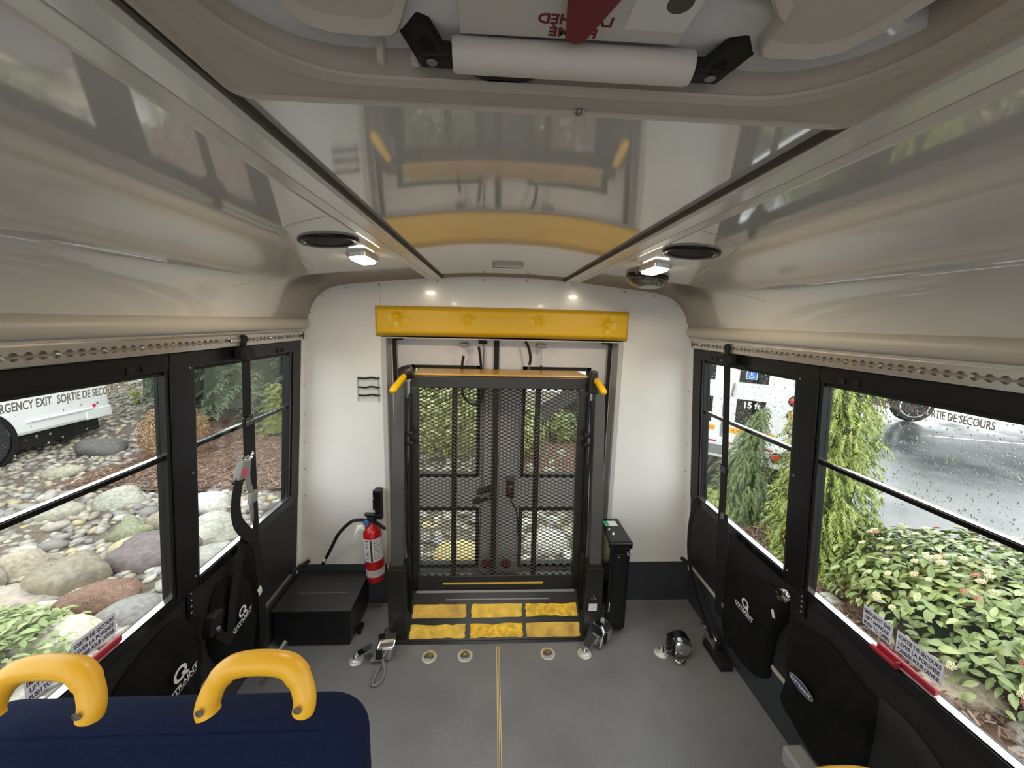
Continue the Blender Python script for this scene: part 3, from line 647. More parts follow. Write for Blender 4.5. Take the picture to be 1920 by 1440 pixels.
G().add([M_ @ Vector(p) for p in [(-.028, -.035, .545), (-.062, -.04, .545), (-.082, -.045, .485), (-.085, -.04, .455), (-.05, -.042, .50), (-.022, -.038, .515), (-.048, -.048, .528)]], [(0, 1, 6), (1, 2, 6), (2, 3, 4, 6), (4, 5, 6), (5, 0, 6)]).build('paper_tag', M_paper, fx)
bk = thing('extinguisher_bracket', 'black wall strap holding the fire extinguisher', 'bracket', (-.645, YB, .6))
G().box(-.668, -.632, 1.965, YB, .53, .70).build('strap', M_rubber, bk, bevel=.004)
G().box(-.672, -.626, 1.950, 1.972, .655, .705).build('clip', M_blackg, bk, bevel=.006)
G().box(-.668, -.656, 1.935, 1.962, .60, .66).build('clip_arm', M_blackg, bk, bevel=.003)

# black step box in the corner
sb = thing('storage_box', 'low black metal box against the rear corner below the fire extinguisher', 'box', (-.9, 1.85, 0))
G().box(-1.085, -.722, 1.708, 1.985, .03, .198).build('body', M_black, sb, bevel=.003)
G().box(-1.09, -.716, 1.702, 1.99, .196, .2045).build('lid', mat('black lid', (.030, .030, .033), .38, bump=(200, .1)), sb, bevel=.002)
G().box(-1.03, -.77, 1.825, 1.8265, .2045, .2052).build('lid_crease', M_mid, sb)
G().box(-1.07, -.735, 1.72, 1.98, 0, .032).build('plinth', M_rubber, sb)
for x in (-1.0, -.80): G().lathe([(.0005, .002), (.002, .001), (.0025, 0)], 8, T(x, 1.828, .2045)).build('rivet', M_steel, sb)
G().box(-.722, -.700, 1.78, 1.84, 0, .02).build('floor_tab', M_black, sb, bevel=.002)

# three-strap paper holder on the wall
ph = thing('document_holder', 'clear document holder with three black straps on white wall', 'holder', (-.68, YB, 1.17))
G().box(-.742, -.628, YB - .012, YB - .010, 1.175, 1.305).build('clear_sheet', M_clear, ph)
for z in (1.297, 1.250, 1.208):
    G().tube(smooth_path([(-.735, YB - .016, z), (-.70, YB - .016, z - .003), (-.67, YB - .016, z + .003), (-.64, YB - .016, z - .002), (-.628, YB - .016, z)], 4), .0045, 6).build('strap', M_rubber, ph, True)
for x in (-.740, -.634): G().box(x - .003, x + .003, YB - .016, YB, 1.172, 1.303).build('edge_bar', M_clear, ph)
# cable stubs low on both rear corners
for x, sx, t in ((-1.04, -1, 'black cable stub poking from the corner above the storage box'), (1.06, 1, 'black cable stub poking from the corner by the parking lot side')):
    o = G().tube(smooth_path([(x, YB - .004, .272), (x + sx * .02, YB - .02, .262), (x + sx * .05, YB - .05, .25), (x + sx * .066, YB - .09, .243)], 4), [.010] * 6 + [.007] * 7, 8).build('cable_stub', M_rubber, None, True)
    tag(o, t, 'cable')

# ------------------------------------------------------------------ roof hatch
ht = thing('roof_hatch', 'cream roof escape hatch with white release bar and red printed plate', 'hatch', (.014, .1, 1.80))
HC = .014
def rrect(x0, x1, y0, y1, r, n=8):
    return arc(x1 - r, y1 - r, r, 0, 90, n) + arc(x0 + r, y1 - r, r, 90, 180, n) + arc(x0 + r, y0 + r, r, 180, 270, n) + arc(x1 - r, y0 + r, r, 270, 360, n)
def loft(loops, zs, m, name, parent):
    n = len(loops[0]); vs = []; fs = []
    for L_, z in zip(loops, zs): vs += [(p[0], p[1], z) for p in L_]
    for i in range(len(loops) - 1):
        for k in range(n): fs.append((i * n + k, i * n + (k + 1) % n, (i + 1) * n + (k + 1) % n, (i + 1) * n + k))
    return G().add(vs, fs).build(name, m, parent, True)
def RR(e, r): return rrect(-.294 + e, .302 - e, -.20 + e, .408 - e, r)
loft([RR(0, .015), RR(.003, .015), RR(.010, .016), RR(.013, .018), RR(.036, .08), RR(.038, .085), RR(.043, .09)], [1.816, 1.797, 1.793, 1.7965, 1.7975, 1.795, 1.798], M_cream, 'bezel', ht)
loft([RR(.043, .09), RR(.044, .09), RR(.0415, .088), RR(.042, .088), RR(.046, .09)], [1.798, 1.800, 1.8005, 1.803, 1.90], M_cream, 'well', ht)
G().box(-.30, .31, -.21, .41, 1.89, 1.91).build('lid', M_cream, ht)
for x in (-.145, -.118): G().box(x - .0025, x + .0025, .350, .356, 1.803, 1.87).build('well_rib', M_creamL, ht)
# two moulded lid pads
def dpad(pts, name='lid_pad'):
    c = Vector((sum(p[0] for p in pts) / len(pts), sum(p[1] for p in pts) / len(pts), 0)); n = len(pts)
    sh = lambda f: [tuple(c.lerp(Vector((p[0], p[1], 0)), f))[:2] for p in pts]
    o = loft([pts, sh(1.0), sh(.985), sh(.955), sh(.925), sh(.90)], [1.86, 1.822, 1.8135, 1.8105, 1.8135, 1.8165], M_creamL, name, ht)
    G().add([(p[0], p[1], 1.8165) for p in sh(.90)], [tuple(range(n))]).build('pad_face', M_creamL, o)
dpad([(-.10, -.16), (-.112, -.05), (-.098, .05), (-.092, .15), (-.096, .22), (-.104, .283), (-.112, .305), (-.119, .322), (-.126, .336), (-.132, .341)] + [(-.150, .3425), (-.178, .341), (-.192, .335), (-.200, .325), (-.206, .300), (-.216, .22), (-.222, .05), (-.215, -.10), (-.18, -.16)])
dpad([(.220, -.12), (.238, .0), (.243, .12), (.240, .23), (.232, .275), (.226, .305), (.216, .327), (.198, .3385), (.165, .340), (.156, .338), (.150, .330), (.148, .315), (.1465, .302), (.137, .295), (.122, .28), (.112, .24), (.115, .12), (.122, -.02), (.12, -.14), (.18, -.15)][::-1])
# white release bar, its black arms, hub and plate
G().tube([(-.0865, .3455, 1.8075), (-.083, .3455, 1.8075), (.103, .3455, 1.8075), (.1055, .3455, 1.8075)], [.0115, .0122, .0122, .0115], 20).build('release_bar', mat('white bar', (.70, .67, .63), .4, bump=(200, .04)), ht, True)
for s, x0 in ((-1, -.087), (1, .106)):
    a = G()
    a.hexa([(x0, .336, 1.800), (x0 + s * .026, .336, 1.800), (x0 + s * .026, .352, 1.800), (x0, .352, 1.800), (x0, .336, 1.812), (x0 + s * .026, .336, 1.812), (x0 + s * .026, .352, 1.812), (x0, .352, 1.812)])
    xe = -.130 if s < 0 else .165
    a.hexa([(x0 + s * .006, .336, 1.800), (x0 + s * .026, .352, 1.800), (xe + s * .004, .345, 1.828), (xe - s * .012, .322, 1.830), (x0 + s * .006, .336, 1.812), (x0 + s * .026, .352, 1.812), (xe + s * .004, .345, 1.840), (xe - s * .012, .322, 1.842)])
    ar = a.build('bar_arm', M_rubber, ht, bevel=.002)
    G().lathe([(.0035, .001), (.0045, 0)], 10, T(x0 + s * .016, .343, 1.7995) @ rot('X', 180)).build('pivot_pin', M_mid, ar, True)
    G().box(min(x0, x0 + s * .12), max(x0, x0 + s * .12), .265, .285, 1.825, 1.84).build('cross_bar', M_rubber, ht, bevel=.003)
G().prism([(-.046 + .030 * math.cos(a), .3500 + .0165 * math.sin(a)) for a in [math.pi * k / 14 for k in range(15)]], lambda p: (p[0], p[1], 1.8005), lambda p: (p[0], p[1], 1.806)).build('hub', M_blackg, ht)
M_plate = mat('plate white', (.66, .63, .60), .45)
M_maroon = mat('maroon print', (.20, .012, .025), .5)
pl = G().hexa([(-.079, .20, 1.8155), (.088, .20, 1.8155), (.0885, .333, 1.8155), (-.0805, .335, 1.8155), (-.079, .20, 1.822), (.088, .20, 1.822), (.0885, .333, 1.822), (-.0805, .335, 1.822)]).build('sign_plate', M_plate, ht, bevel=.001)
G().box(.041, .0865, .285, .319, 1.8148, 1.8156).build('white_film', mat('white film', (.80, .79, .78), .5), pl)
G().lathe([(.0001, 0), (.0085, 0), (.0095, .001)], 18, T(.0715, .293, 1.8143)).build('hole', M_gapd, pl)  # flat dark disc, the shade of an open hole put into colour
# plate lettering reads from the other side of the hatch (upside down from here)
lettering('LATCHED', (.0315, .3185, 1.8150), (-1, 0, 0), (0, -1, 0), .0088, .0545, M_maroon, pl, weight=.0004, depth=.0005)
lettering('FERMÉ', (.0225, .3305, 1.8150), (-1, 0, 0), (0, -1, 0), .0085, .036, M_maroon, pl, weight=.0004, depth=.0005)
G().prism([(.038, .262), (.0135, .3255), (.006, .328), (-.001, .3255), (-.010, .262)], lambda p: (p[0], p[1], 1.8085), lambda p: (p[0], p[1], 1.8115)).build('pointer', M_maroon, ht, bevel=.001)
for p in ((.026, .3965),): G().lathe([(.001, .003), (.004, .002), (.0058, 0)], 12, T(p[0], p[1], 1.7955) @ rot('X', 180)).build('bezel_screw', M_steel, ht, True)

# ------------------------------------------------------------------ ceiling fittings
def ceil_m(x, y):                               # local frame, +z pointing down into the cabin
    sl = (zc(x + .01) - zc(x - .01)) / .02
    return T(x, y, zc(x)) @ Matrix.Rotation(-math.atan(sl), 4, 'Y') @ rot('X', 180)
def speaker(x, y, label):
    t = thing('ceiling_speaker', label, 'speaker', (x, y, zc(x)), 'round ceiling speakers'); Mx = ceil_m(x, y)
    G().lathe([(.0735, 0), (.0735, .005), (.069, .008), (.060, .006), (.058, .001)], 32, Mx).build('rim', M_black, t, True)
    G().lathe([(.0001, .0055), (.03, .005), (.059, .002), (.060, 0)], 32, Mx).build('grille', M_grille, t, True)
speaker(-.480, 1.072, 'round black flush ceiling speaker by the lamp on the rock garden side')
speaker(.480, 1.062, 'round black flush ceiling speaker by the lamp on the parking lot side')
def lamp(x, y, label, group=None):
    t = thing('ceiling_lamp', label, 'lamp', (x, y, zc(x)), group); Mx = ceil_m(x, y)
    G().prism(rrect(-.030, .030, -.075, .075, .012, 4), lambda p: Mx @ Vector((p[0], p[1], 0)), lambda p: Mx @ Vector((p[0] * .96, p[1] * .96, .013))).build('bezel', M_alu, t)
    G().prism(rrect(-.024, .024, -.066, .066, .010, 4), lambda p: Mx @ Vector((p[0], p[1], .012)), lambda p: Mx @ Vector((p[0] * .9, p[1] * .9, .020))).build('lens', M_lens, t)
    ld = bpy.data.lights.new('lamp_light', 'AREA'); ld.shape = 'RECTANGLE'; ld.size = .045; ld.size_y = .125; ld.energy = LAMP_W; ld.color = (1, .83, .60)
    lo = bpy.data.objects.new('lamp_light', ld); COL.objects.link(lo); attach(lo, t)
    lo.matrix_basis = Mx @ T(0, 0, .023) @ rot('X', 180)
lamp(-.474, 1.318, 'small lit ceiling lamp above the storage box corner')
lamp(.496, 1.336, 'small lit ceiling lamp beside the black dome camera')
for y, w_ in ((-.35, 'above the first seat row'), (-1.5, 'halfway along the cabin'), (-2.6, 'at the front end of the cabin')):  # unseen lamps added behind the camera to brighten the cabin
    for x in (-.48, .48): lamp(x, y, 'added unseen fill lamp %s on the %s side' % (w_, 'rock garden' if x < 0 else 'parking lot'), 'added front fill lamps')
dc = thing('dome_camera', 'shiny black dome camera hanging from the ceiling', 'camera', (.548, 1.53, zc(.548))); Mx = ceil_m(.548, 1.53)
G().lathe([(.080, 0), (.080, .012), (.076, .017), (.066, .018)], 30, Mx).build('ring', M_blackg, dc, True)
G().lathe([(.0765, .015), (.074, .024), (.064, .036), (.046, .045), (.024, .050), (.0001, .0515)], 30, Mx).build('dome', mat('smoked dome', (.030, .030, .030), .06, coat=1), dc, True)
vt = thing('ceiling_vent', 'small beige slotted vent on the middle ceiling panel', 'vent', (.004, 1.60, zc(0))); Mx = ceil_m(.004, 1.60)
G().prism(rrect(-.062, .062, -.045, .045, .02, 4), lambda p: Mx @ Vector((p[0], p[1], 0)), lambda p: Mx @ Vector((p[0] * .96, p[1] * .94, .010))).build('frame', M_mould, vt)
for k in range(3): G().box(-.052, .052, -.026 + k * .024, -.014 + k * .024, .010, .0125, Mx).build('slat', M_rail if k != 1 else M_mid, vt)

# ------------------------------------------------------------------ seats
def seat(xo, xi, yn, label):
    """bench seat: xo outer side, xi aisle side, yn face of the backrest towards the camera"""
    x0, x1 = min(xo, xi), max(xo, xi)
    t = thing('bench_seat', label, 'seat', ((x0 + x1) / 2, yn, 0), 'navy bench seats')
    o = G().prism(rrect(x0, x1, .36, .853, .075, 6), lambda p: (p[0], yn + .0, p[1]), lambda p: (p[0], yn + .085, p[1])).build('backrest', M_navy, t, True)
    b = o.modifiers.new('bevel', 'BEVEL'); b.width = .03; b.segments = 4; b.limit_method = 'ANGLE'; b.angle_limit = math.radians(50)
    G().tube([(p[0], yn + .004, p[1]) for p in rrect(x0 + .035, x1 - .035, .40, .838, .05, 6)], .0014, 5, closed=True).build('seam', mat('navy thread', (.003, .007, .026), .9, spec=.1), o, True)
    c = G().prism(rrect(x0, x1, yn - .42, yn + .05, .05, 5), lambda p: (p[0], p[1], .34), lambda p: (p[0], p[1], .44)).build('cushion', M_navy, t, True)
    b = c.modifiers.new('bevel', 'BEVEL'); b.width = .025; b.segments = 3; b.limit_method = 'ANGLE'; b.angle_limit = math.radians(50)
    G().box(x0 + .05, x1 - .05, yn - .36, yn + .02, .28, .34).build('seat_frame', M_black, t, bevel=.004)
    for x in (x0 + .12, x1 - .12): G().box(x - .03, x + .03, yn - .30, yn - .05, 0, .285).build('leg', M_black, t, bevel=.004)
    sg = 1 if xi > xo else -1
    for xh in (xi - sg * .178, xi - sg * .546):
        pts = [(-.083, .926), (-.085, .936), (-.083, .952), (-.073, .975), (-.055, .994), (-.032, 1.001), (0, 1.003), (.032, 1.001), (.055, .994), (.073, .975), (.083, .952), (.085, .936), (.083, .926)]
        path = smooth_path([(xh + a, yn - .004 + max(0, z - .93) * .35, z - .034) for a, z in pts], 4)
        h = G().tube(path, [.0205 + (.004 if 12 < i < len(path) - 13 else 0) * .5 for i in range(len(path))], 14, flat=.92).build('grab_handle', M_yellow, t, True)
        for a in (-.083, .083):
            G().lathe([(.0001, -.002), (.0045, -.002), (.0055, .0012), (.0068, .0015), (.0072, 0)], 12, T(xh + a, yn - .0235, .914) @ rot('X', 90)).build('handle_screw', M_gapd, h, True)
    return t
seat(-1.035, -.290, .620, 'navy bench seat with two yellow grab handles by the rock garden windows')
seat(1.035, .277, .398, 'navy bench seat by the shrub window, only its yellow handle showing')

# ------------------------------------------------------------------ belts, buckles and pouches on the side walls
def ribbon(g, s, pts, w, th=.0016, k=6):
    """webbing: pts = (y, z, off) along the strap"""
    P = smooth_path([(p[0], p[1], p[2]) for p in pts], k); vs = []; fs = []
    for i, p in enumerate(P):
        t = P[min(i + 1, len(P) - 1)] - P[max(i - 1, 0)]; n = Vector((t.y, -t.x, 0)); n = n.normalized() if n.length > 1e-6 else Vector((1, 0, 0))
        for sg, o in ((-1, 0), (1, 0), (1, th), (-1, th)):
            q = p + n * sg * w / 2; vs.append(WP(s, q.x, q.y, q.z + o))
    for i in range(len(P) - 1):
        a = i * 4
        for j in range(4): fs.append((a + j, a + (j + 1) % 4, a + 4 + (j + 1) % 4, a + 4 + j))
    fs += [(0, 1, 2, 3), tuple(range(len(vs) - 4, len(vs)))]
    return g.add(vs, fs)
def pouch(s, outline, off0, depth, seed, name, m, parent=None, folds=1.0):
    P = [Vector((a, b, 0)) for a, b in outline]; P.append(P[0]); P = smooth_path(P, 5)[:-1]
    n = len(P); c = sum(P, Vector()) / n; R = 9; vs = []; fs = []
    for r in range(R, -1, -1):
        f = r / R
        for i, p in enumerate(P):
            q = c.lerp(p, f)
            h = depth * max(0, 1 - f ** 8) ** .6 * (.75 + .25 * (1 - f))
            a = noise.noise(Vector((q.x * 9 + seed, q.y * 5, seed))) * .5 + noise.noise(Vector((q.x * 22 + q.y * 10, seed * 3, q.y * 12))) * .3
            h += a * depth * 1.0 * folds * (1 - f ** 10)
            vs.append(WP(s, q.x, q.y, off0 + max(h, .001)))
    for r in range(R):
        for i in range(n): fs.append((r * n + i, r * n + (i + 1) % n, (r + 1) * n + (i + 1) % n, (r + 1) * n + i))
    vs += [WP(s, p.x, p.y, off0 - .004) for p in P]; b = (R + 1) * n
    for i in range(n): fs.append((b + i, b + (i + 1) % n, (i + 1) % n, i))
    fs.append(tuple(range(b, b + n)))
    return G().add(vs, fs).build(name, m, parent, True)
def logo_q(s, org, xd, yd, h, parent):
    """ring with a tail, above the word, white print"""
    F = frame_m(org, xd, yd); X = F.col[0].xyz; Y = F.col[1].xyz; o = Vector(org)
    n = 24; ro, ri = h * .36, h * .22; c = o + X * h * 1.05 + Y * h * .72; vs = []; fs = []
    for k in range(n + 1):
        a = math.radians(-30 + 340 * k / n); d = X * math.cos(a) + Y * math.sin(a); vs += [c + d * ro, c + d * ri]
    for k in range(n): fs.append((2 * k, 2 * k + 2, 2 * k + 3, 2 * k + 1))
    q = [c + X * h * .02 - Y * h * .08, c + X * h * .14 - Y * h * .02, c + X * h * .44 - Y * h * .40, c + X * h * .26 - Y * h * .40]
    vs += q; fs.append(tuple(range(len(vs) - 4, len(vs))))
    G().add(vs, fs).build('logo', M_print, parent)
    lettering("Q'STRAINT", o, X, Y, h * .27, h * 1.9, M_print, parent, weight=.0005)
    for k in range(9):                          # tagline too small to read: a row of tiny strokes
        a = o + X * h * (.12 + .19 * k) - Y * h * .12; G().add([a, a + X * h * .13, a + X * h * .13 + Y * h * .045, a + Y * h * .045], [(0, 1, 2, 3)]).build('tagline_stroke', M_print, parent)

# -- rock garden side: shoulder harness
hb = thing('shoulder_harness', 'black shoulder belt with red-button buckle hanging at the spruce window', 'seat belt', WP(-1, 1.49, 1.5, .03))
s = -1
ch_ = wbox(G(), s, 1.452, 1.520, 1.432, 1.482, .012, .058).build('retractor', M_rubber, hb, bevel=.012)
wbox(G(), s, 1.508, 1.572, 1.432, 1.464, .012, .030).build('retractor_tail', M_rubber, ch_, bevel=.008)
wbox(G(), s, 1.535, 1.552, 1.440, 1.447, .030, .0315).build('badge', M_grey, ch_, bevel=.002)
G().tube([WP(s, 1.487, 1.475, .030), WP(s, 1.487, 1.512, .034)], .010, 10).build('stud', M_rubber, hb, True)
G().lathe([(.001, .014), (.014, .012), (.016, 0)], 14, frame_m(WP(s, 1.490, 1.512, .026), (0, 1, 0), (0, 0, 1))).build('stud_knob', M_rubber, hb, True)
wbox(G(), s, 1.425, 1.49, 1.500, 1.515, .0255, .030).build('stud_plate', M_alu, hb, bevel=.004)
ribbon(G(), s, [(1.478, 1.44, .045), (1.480, 1.32, .046), (1.478, 1.2, .048), (1.479, 1.065, .05)], .048).build('upper_strap', M_web, hb, True)
wbox(G(), s, 1.450, 1.508, 1.183, 1.222, .044, .058).build('adjuster', M_blackg, hb, bevel=.005)
wbox(G(), s, 1.456, 1.502, 1.200, 1.204, .058, .0595).build('adjuster_bar', M_mid, hb)
G().tube(smooth_path([WP(s, 1.446, 1.072, .05), WP(s, 1.448, 1.058, .052), WP(s, 1.465, 1.050, .053), WP(s, 1.495, 1.050, .053), WP(s, 1.510, 1.058, .052), WP(s, 1.512, 1.072, .05)], 4), .0048, 8).build('tongue_loop', M_chrome, hb, True)
bkl = G().hexa([WP(s, 1.395, .995, .045), WP(s, 1.395, .995, .070), WP(s, 1.440, .985, .070), WP(s, 1.440, .985, .045), WP(s, 1.425, 1.058, .045), WP(s, 1.425, 1.058, .070), WP(s, 1.475, 1.050, .070), WP(s, 1.475, 1.050, .045)]).build('buckle', M_mid, hb, bevel=.005)
G().hexa([WP(s, 1.408, 1.005, .0705), WP(s, 1.408, 1.005, .073), WP(s, 1.434, 1.000, .073), WP(s, 1.434, 1.000, .0705), WP(s, 1.420, 1.032, .0705), WP(s, 1.420, 1.032, .073), WP(s, 1.446, 1.028, .073), WP(s, 1.446, 1.028, .0705)]).build('release_button', mat('buckle red', (.62, .05, .07), .4), bkl, bevel=.002)
wbox(G(), s, 1.392, 1.438, .978, .992, .044, .068).build('buckle_boot', M_rubber, bkl, bevel=.004)
ribbon(G(), s, [(1.420, .990, .055), (1.392, .95, .062), (1.382, .89, .064), (1.400, .825, .062), (1.45, .76, .058), (1.510, .69, .054), (1.545, .58, .05), (1.565, .42, .05), (1.585, .14, .05)], .050, .004).build('buckle_strap', M_web, hb, True)
ribbon(G(), s, [(1.535, 1.18, .03), (1.550, .93, .03), (1.568, .68, .03), (1.59, .41, .03), (1.60, .08, .03)], .040).build('rear_strap', M_web, hb, True)
ribbon(G(), s, [(1.470, .74, .042), (1.425, .64, .046), (1.385, .51, .05), (1.36, .36, .055)], .046).build('lap_strap', M_web, hb, True)
tg2 = G().hexa([WP(s, 1.475, .860, .048), WP(s, 1.475, .860, .066), WP(s, 1.520, .860, .066), WP(s, 1.520, .860, .048), WP(s, 1.480, .905, .048), WP(s, 1.480, .905, .066), WP(s, 1.525, .905, .066), WP(s, 1.525, .905, .048)]).build('lower_latch', M_mid, hb, bevel=.004)
ribbon(G(), s, [(1.505, 1.05, .040), (1.485, .97, .046), (1.500, .90, .05)], .030).build('latch_strap', M_mid, hb, True)
ribbon(G(), s, [(1.500, .86, .05), (1.505, .81, .05), (1.508, .77, .048)], .022).build('latch_tongue', M_steel, hb, True)
ribbon(G(), s, [(1.538, .452, .058), (1.545, .435, .060), (1.550, .412, .058)], .024, .001).build('white_tag', M_paper, hb)
def belt_wall(s, tw, label_a, label_b, oa, ob, la, lb):
    xd = (0, -s, 0); up = WP(s, 0, 1) - WP(s, 0, 0)
    a = pouch(s, oa, .006, .038, 2 if s > 0 else 5, 'belt_pouch', M_cloth); tag(a, label_a, 'pouch')
    b = pouch(s, ob, .006, .040, 9 if s > 0 else 12, 'belt_pouch', M_cloth); tag(b, label_b, 'pouch')
    return a, b
pa, pb_ = belt_wall(-1, wl, 'black belt pouch with white logo under the hanging shoulder harness', 'black belt pouch with white logo just behind the navy seat',
    [(1.37, .60), (1.50, .55), (1.56, .41), (1.60, .20), (1.59, .09), (1.50, .13), (1.36, .26), (1.31, .41), (1.33, .54)],
    [(1.10, .62), (1.20, .60), (1.27, .44), (1.27, .30), (1.24, .21), (1.12, .26), (1.00, .38), (.93, .50), (.98, .58)], None, None)
upL = WP(-1, 0, 1) - WP(-1, 0, 0); tx = (Vector((0, 1, 0)) + upL * .18)
logo_q(-1, WP(-1, 1.375, .375, .058), tx, upL - Vector((0, .18, 0)), .062, pa)
logo_q(-1, WP(-1, 1.050, .400, .060), tx, upL - Vector((0, .18, 0)), .075, pb_)
for (y, z, nm, m, lab) in ((1.235, .545, 'belt_bracket', M_steel, 'small steel belt bracket with holes on the pillar beside the navy seat'),):
    t = thing(nm, lab, 'bracket', WP(-1, y, z, 0))
    wbox(G(), -1, y - .012, y + .012, .56, .665, .002, .009).build('plate', M_black, t, bevel=.002)
    for k in range(4): screw(t, WP(-1, y, .585 + k * .024, .010), (1, 0, 0), .9)
bl = thing('belt_buckle', 'black belt buckle end resting between the two belt pouches', 'buckle', WP(-1, 1.29, .45, .05))
G().hexa([WP(-1, 1.215, .50, .05), WP(-1, 1.215, .50, .085), WP(-1, 1.26, .48, .085), WP(-1, 1.26, .48, .05), WP(-1, 1.235, .57, .05), WP(-1, 1.235, .57, .085), WP(-1, 1.29, .56, .085), WP(-1, 1.29, .56, .05)]).build('body', M_rubber, bl, bevel=.008)
G().tube([WP(-1, 1.235, .515, .088), WP(-1, 1.25, .512, .090)], .008, 8).build('eyelet', M_steel, bl, True)
ribbon(G(), -1, [(1.25, .49, .085), (1.285, .44, .09), (1.32, .40, .085)], .03).build('strap', M_web, bl, True)
G().tube(smooth_path([WP(-1, 1.50, .10, .10), WP(-1, 1.56, .10, .12), WP(-1, 1.62, .11, .13)], 4), .014, 8).build('chrome_end', M_steel, bl, True)

# -- parking lot side
hr = thing('shoulder_harness', 'straight black shoulder belt hanging at the window facing the parked bus', 'seat belt', WP(1, 1.6, 1.5, .03)); s = 1
rc = wbox(G(), s, 1.588, 1.655, 1.428, 1.480, .012, .058).build('retractor', M_rubber, hr, bevel=.014)
wbox(G(), s, 1.640, 1.715, 1.434, 1.468, .012, .034).build('retractor_tail', M_rubber, rc, bevel=.009)
wbox(G(), s, 1.668, 1.690, 1.447, 1.453, .034, .0355).build('badge', M_grey, rc, bevel=.002)
G().tube([WP(s, 1.640, 1.475, .032), WP(s, 1.645, 1.515, .034)], .011, 10).build('stud', M_rubber, hr, True)
G().lathe([(.001, .014), (.014, .012), (.016, 0)], 14, frame_m(WP(s, 1.645, 1.512, .026), (0, -1, 0), (0, 0, 1))).build('stud_knob', M_rubber, hr, True)
ribbon(G(), s, [(1.618, 1.44, .045), (1.612, 1.26, .046), (1.606, 1.04, .048), (1.603, .96, .05)], .045).build('upper_strap', M_web, hr, True)
wbox(G(), s, 1.578, 1.630, .952, .985, .044, .058).build('adjuster', M_blackg, hr, bevel=.005)
ribbon(G(), s, [(1.605, .96, .05), (1.606, .84, .05), (1.605, .72, .055), (1.610, .55, .055), (1.615, .38, .05), (1.62, .22, .045)], .050).build('lower_strap', M_web, hr, True)
ribbon(G(), s, [(1.590, .76, .05), (1.560, .66, .06), (1.555, .60, .06), (1.575, .52, .055), (1.59, .45, .05)], .050, .004).build('loop_strap', M_web, hr, True)
G().tube([WP(s, 1.595, .765, .056), WP(s, 1.596, .735, .058)], .009, 8).build('tip', M_steel, hr, True)
ribbon(G(), s, [(1.895, .68, .012), (1.905, .60, .03), (1.905, .48, .045), (1.88, .34, .055), (1.80, .22, .06), (1.70, .14, .065), (1.62, .09, .07)], .036, .003).build('corner_strap', M_web, hr, True)
ra, rb = belt_wall(1, wrt, 'black belt pouch with round white logo beneath the parking lot side shoulder belt', 'black belt pouch with oval blue badge below the red release handle',
    [(1.55, .50), (1.42, .565), (1.31, .60), (1.25, .575), (1.25, .50), (1.29, .40), (1.31, .28), (1.32, .18), (1.41, .10), (1.51, .085), (1.62, .10), (1.625, .26), (1.60, .40)],
    [(1.22, .53), (1.13, .565), (1.06, .58), (1.00, .56), (.94, .545), (.89, .535), (.88, .43), (.90, .27), (1.00, .14), (1.08, .09), (1.18, .13), (1.245, .16), (1.23, .28), (1.235, .41)], None, None)
upR = WP(1, 0, 1) - WP(1, 0, 0)
logo_q(1, WP(1, 1.475, .405, .060), Vector((0, -1, 0)) + upR * -.02, upR, .062, ra)
bd = thing('oval_badge', '', '', (0, 0, 0)) if False else None
ov = [(1.105 + .052 * math.cos(a) , .372 + .020 * math.sin(a) - .35 * .052 * math.cos(a) * 0) for a in [2 * math.pi * k / 28 for k in range(28)]]
o_ = G().prism(ov, lambda p: WP(1, p[0], p[1], .058), lambda p: WP(1, p[0], p[1], .0595)).build('badge', M_grey, rb)
G().prism([(1.105 + (p[0] - 1.105) * .9, .372 + (p[1] - .372) * .78) for p in ov], lambda p: WP(1, p[0], p[1], .0595), lambda p: WP(1, p[0], p[1], .0602)).build('badge_face', mat('badge navy', (.02, .05, .16), .5), o_)
lettering("Q'STRAINT", WP(1, 1.148, .366, .0605), (0, -1, 0), upR, .012, .085, M_print, o_, weight=.0004)
fp = pouch(1, [(.90, .56), (.80, .56), (.70, .50), (.66, .40), (.72, .12), (.90, .10), (.93, .30)], .003, .020, 21, 'wall_flap', M_panel, None, .5)
tag(fp, 'black textured wall flap next to the oval-badge pouch', 'flap')
wb_ = thing('belt_bracket', 'oval steel bracket with screws on the pillar above the pouches', 'bracket', WP(1, 1.22, .6, 0))
G().lathe([(.001, .010), (.020, .009), (.024, .004), (.025, 0)], 18, frame_m(WP(1, 1.245, .615, .03), (0, -.9, .6), (0, .3, 1)) @ Matrix.Diagonal((1.5, 1, 1, 1))).build('plate', M_chrome, wb_, True)
wbox(G(), 1, 1.168, 1.196, .58, .675, .002, .010).build('bar', M_black, wb_, bevel=.002)
for k in range(4): screw(wb_, WP(1, 1.182, .60 + k * .02, .011), (-1, 0, 0), .9)
ribbon(G(), 1, [(1.256, .548, .06), (1.248, .535, .062), (1.243, .522, .062)], .014, .001).build('white_tag', M_paper, wb_)
# grey wheel housing edge low on the wall
wh = struct(wbox(G(), 1, YF, 1.150, 0, .075, -.01, .075).build('trim_9', mat('pale grey vinyl', (.36, .36, .37), .5), None, bevel=.01))

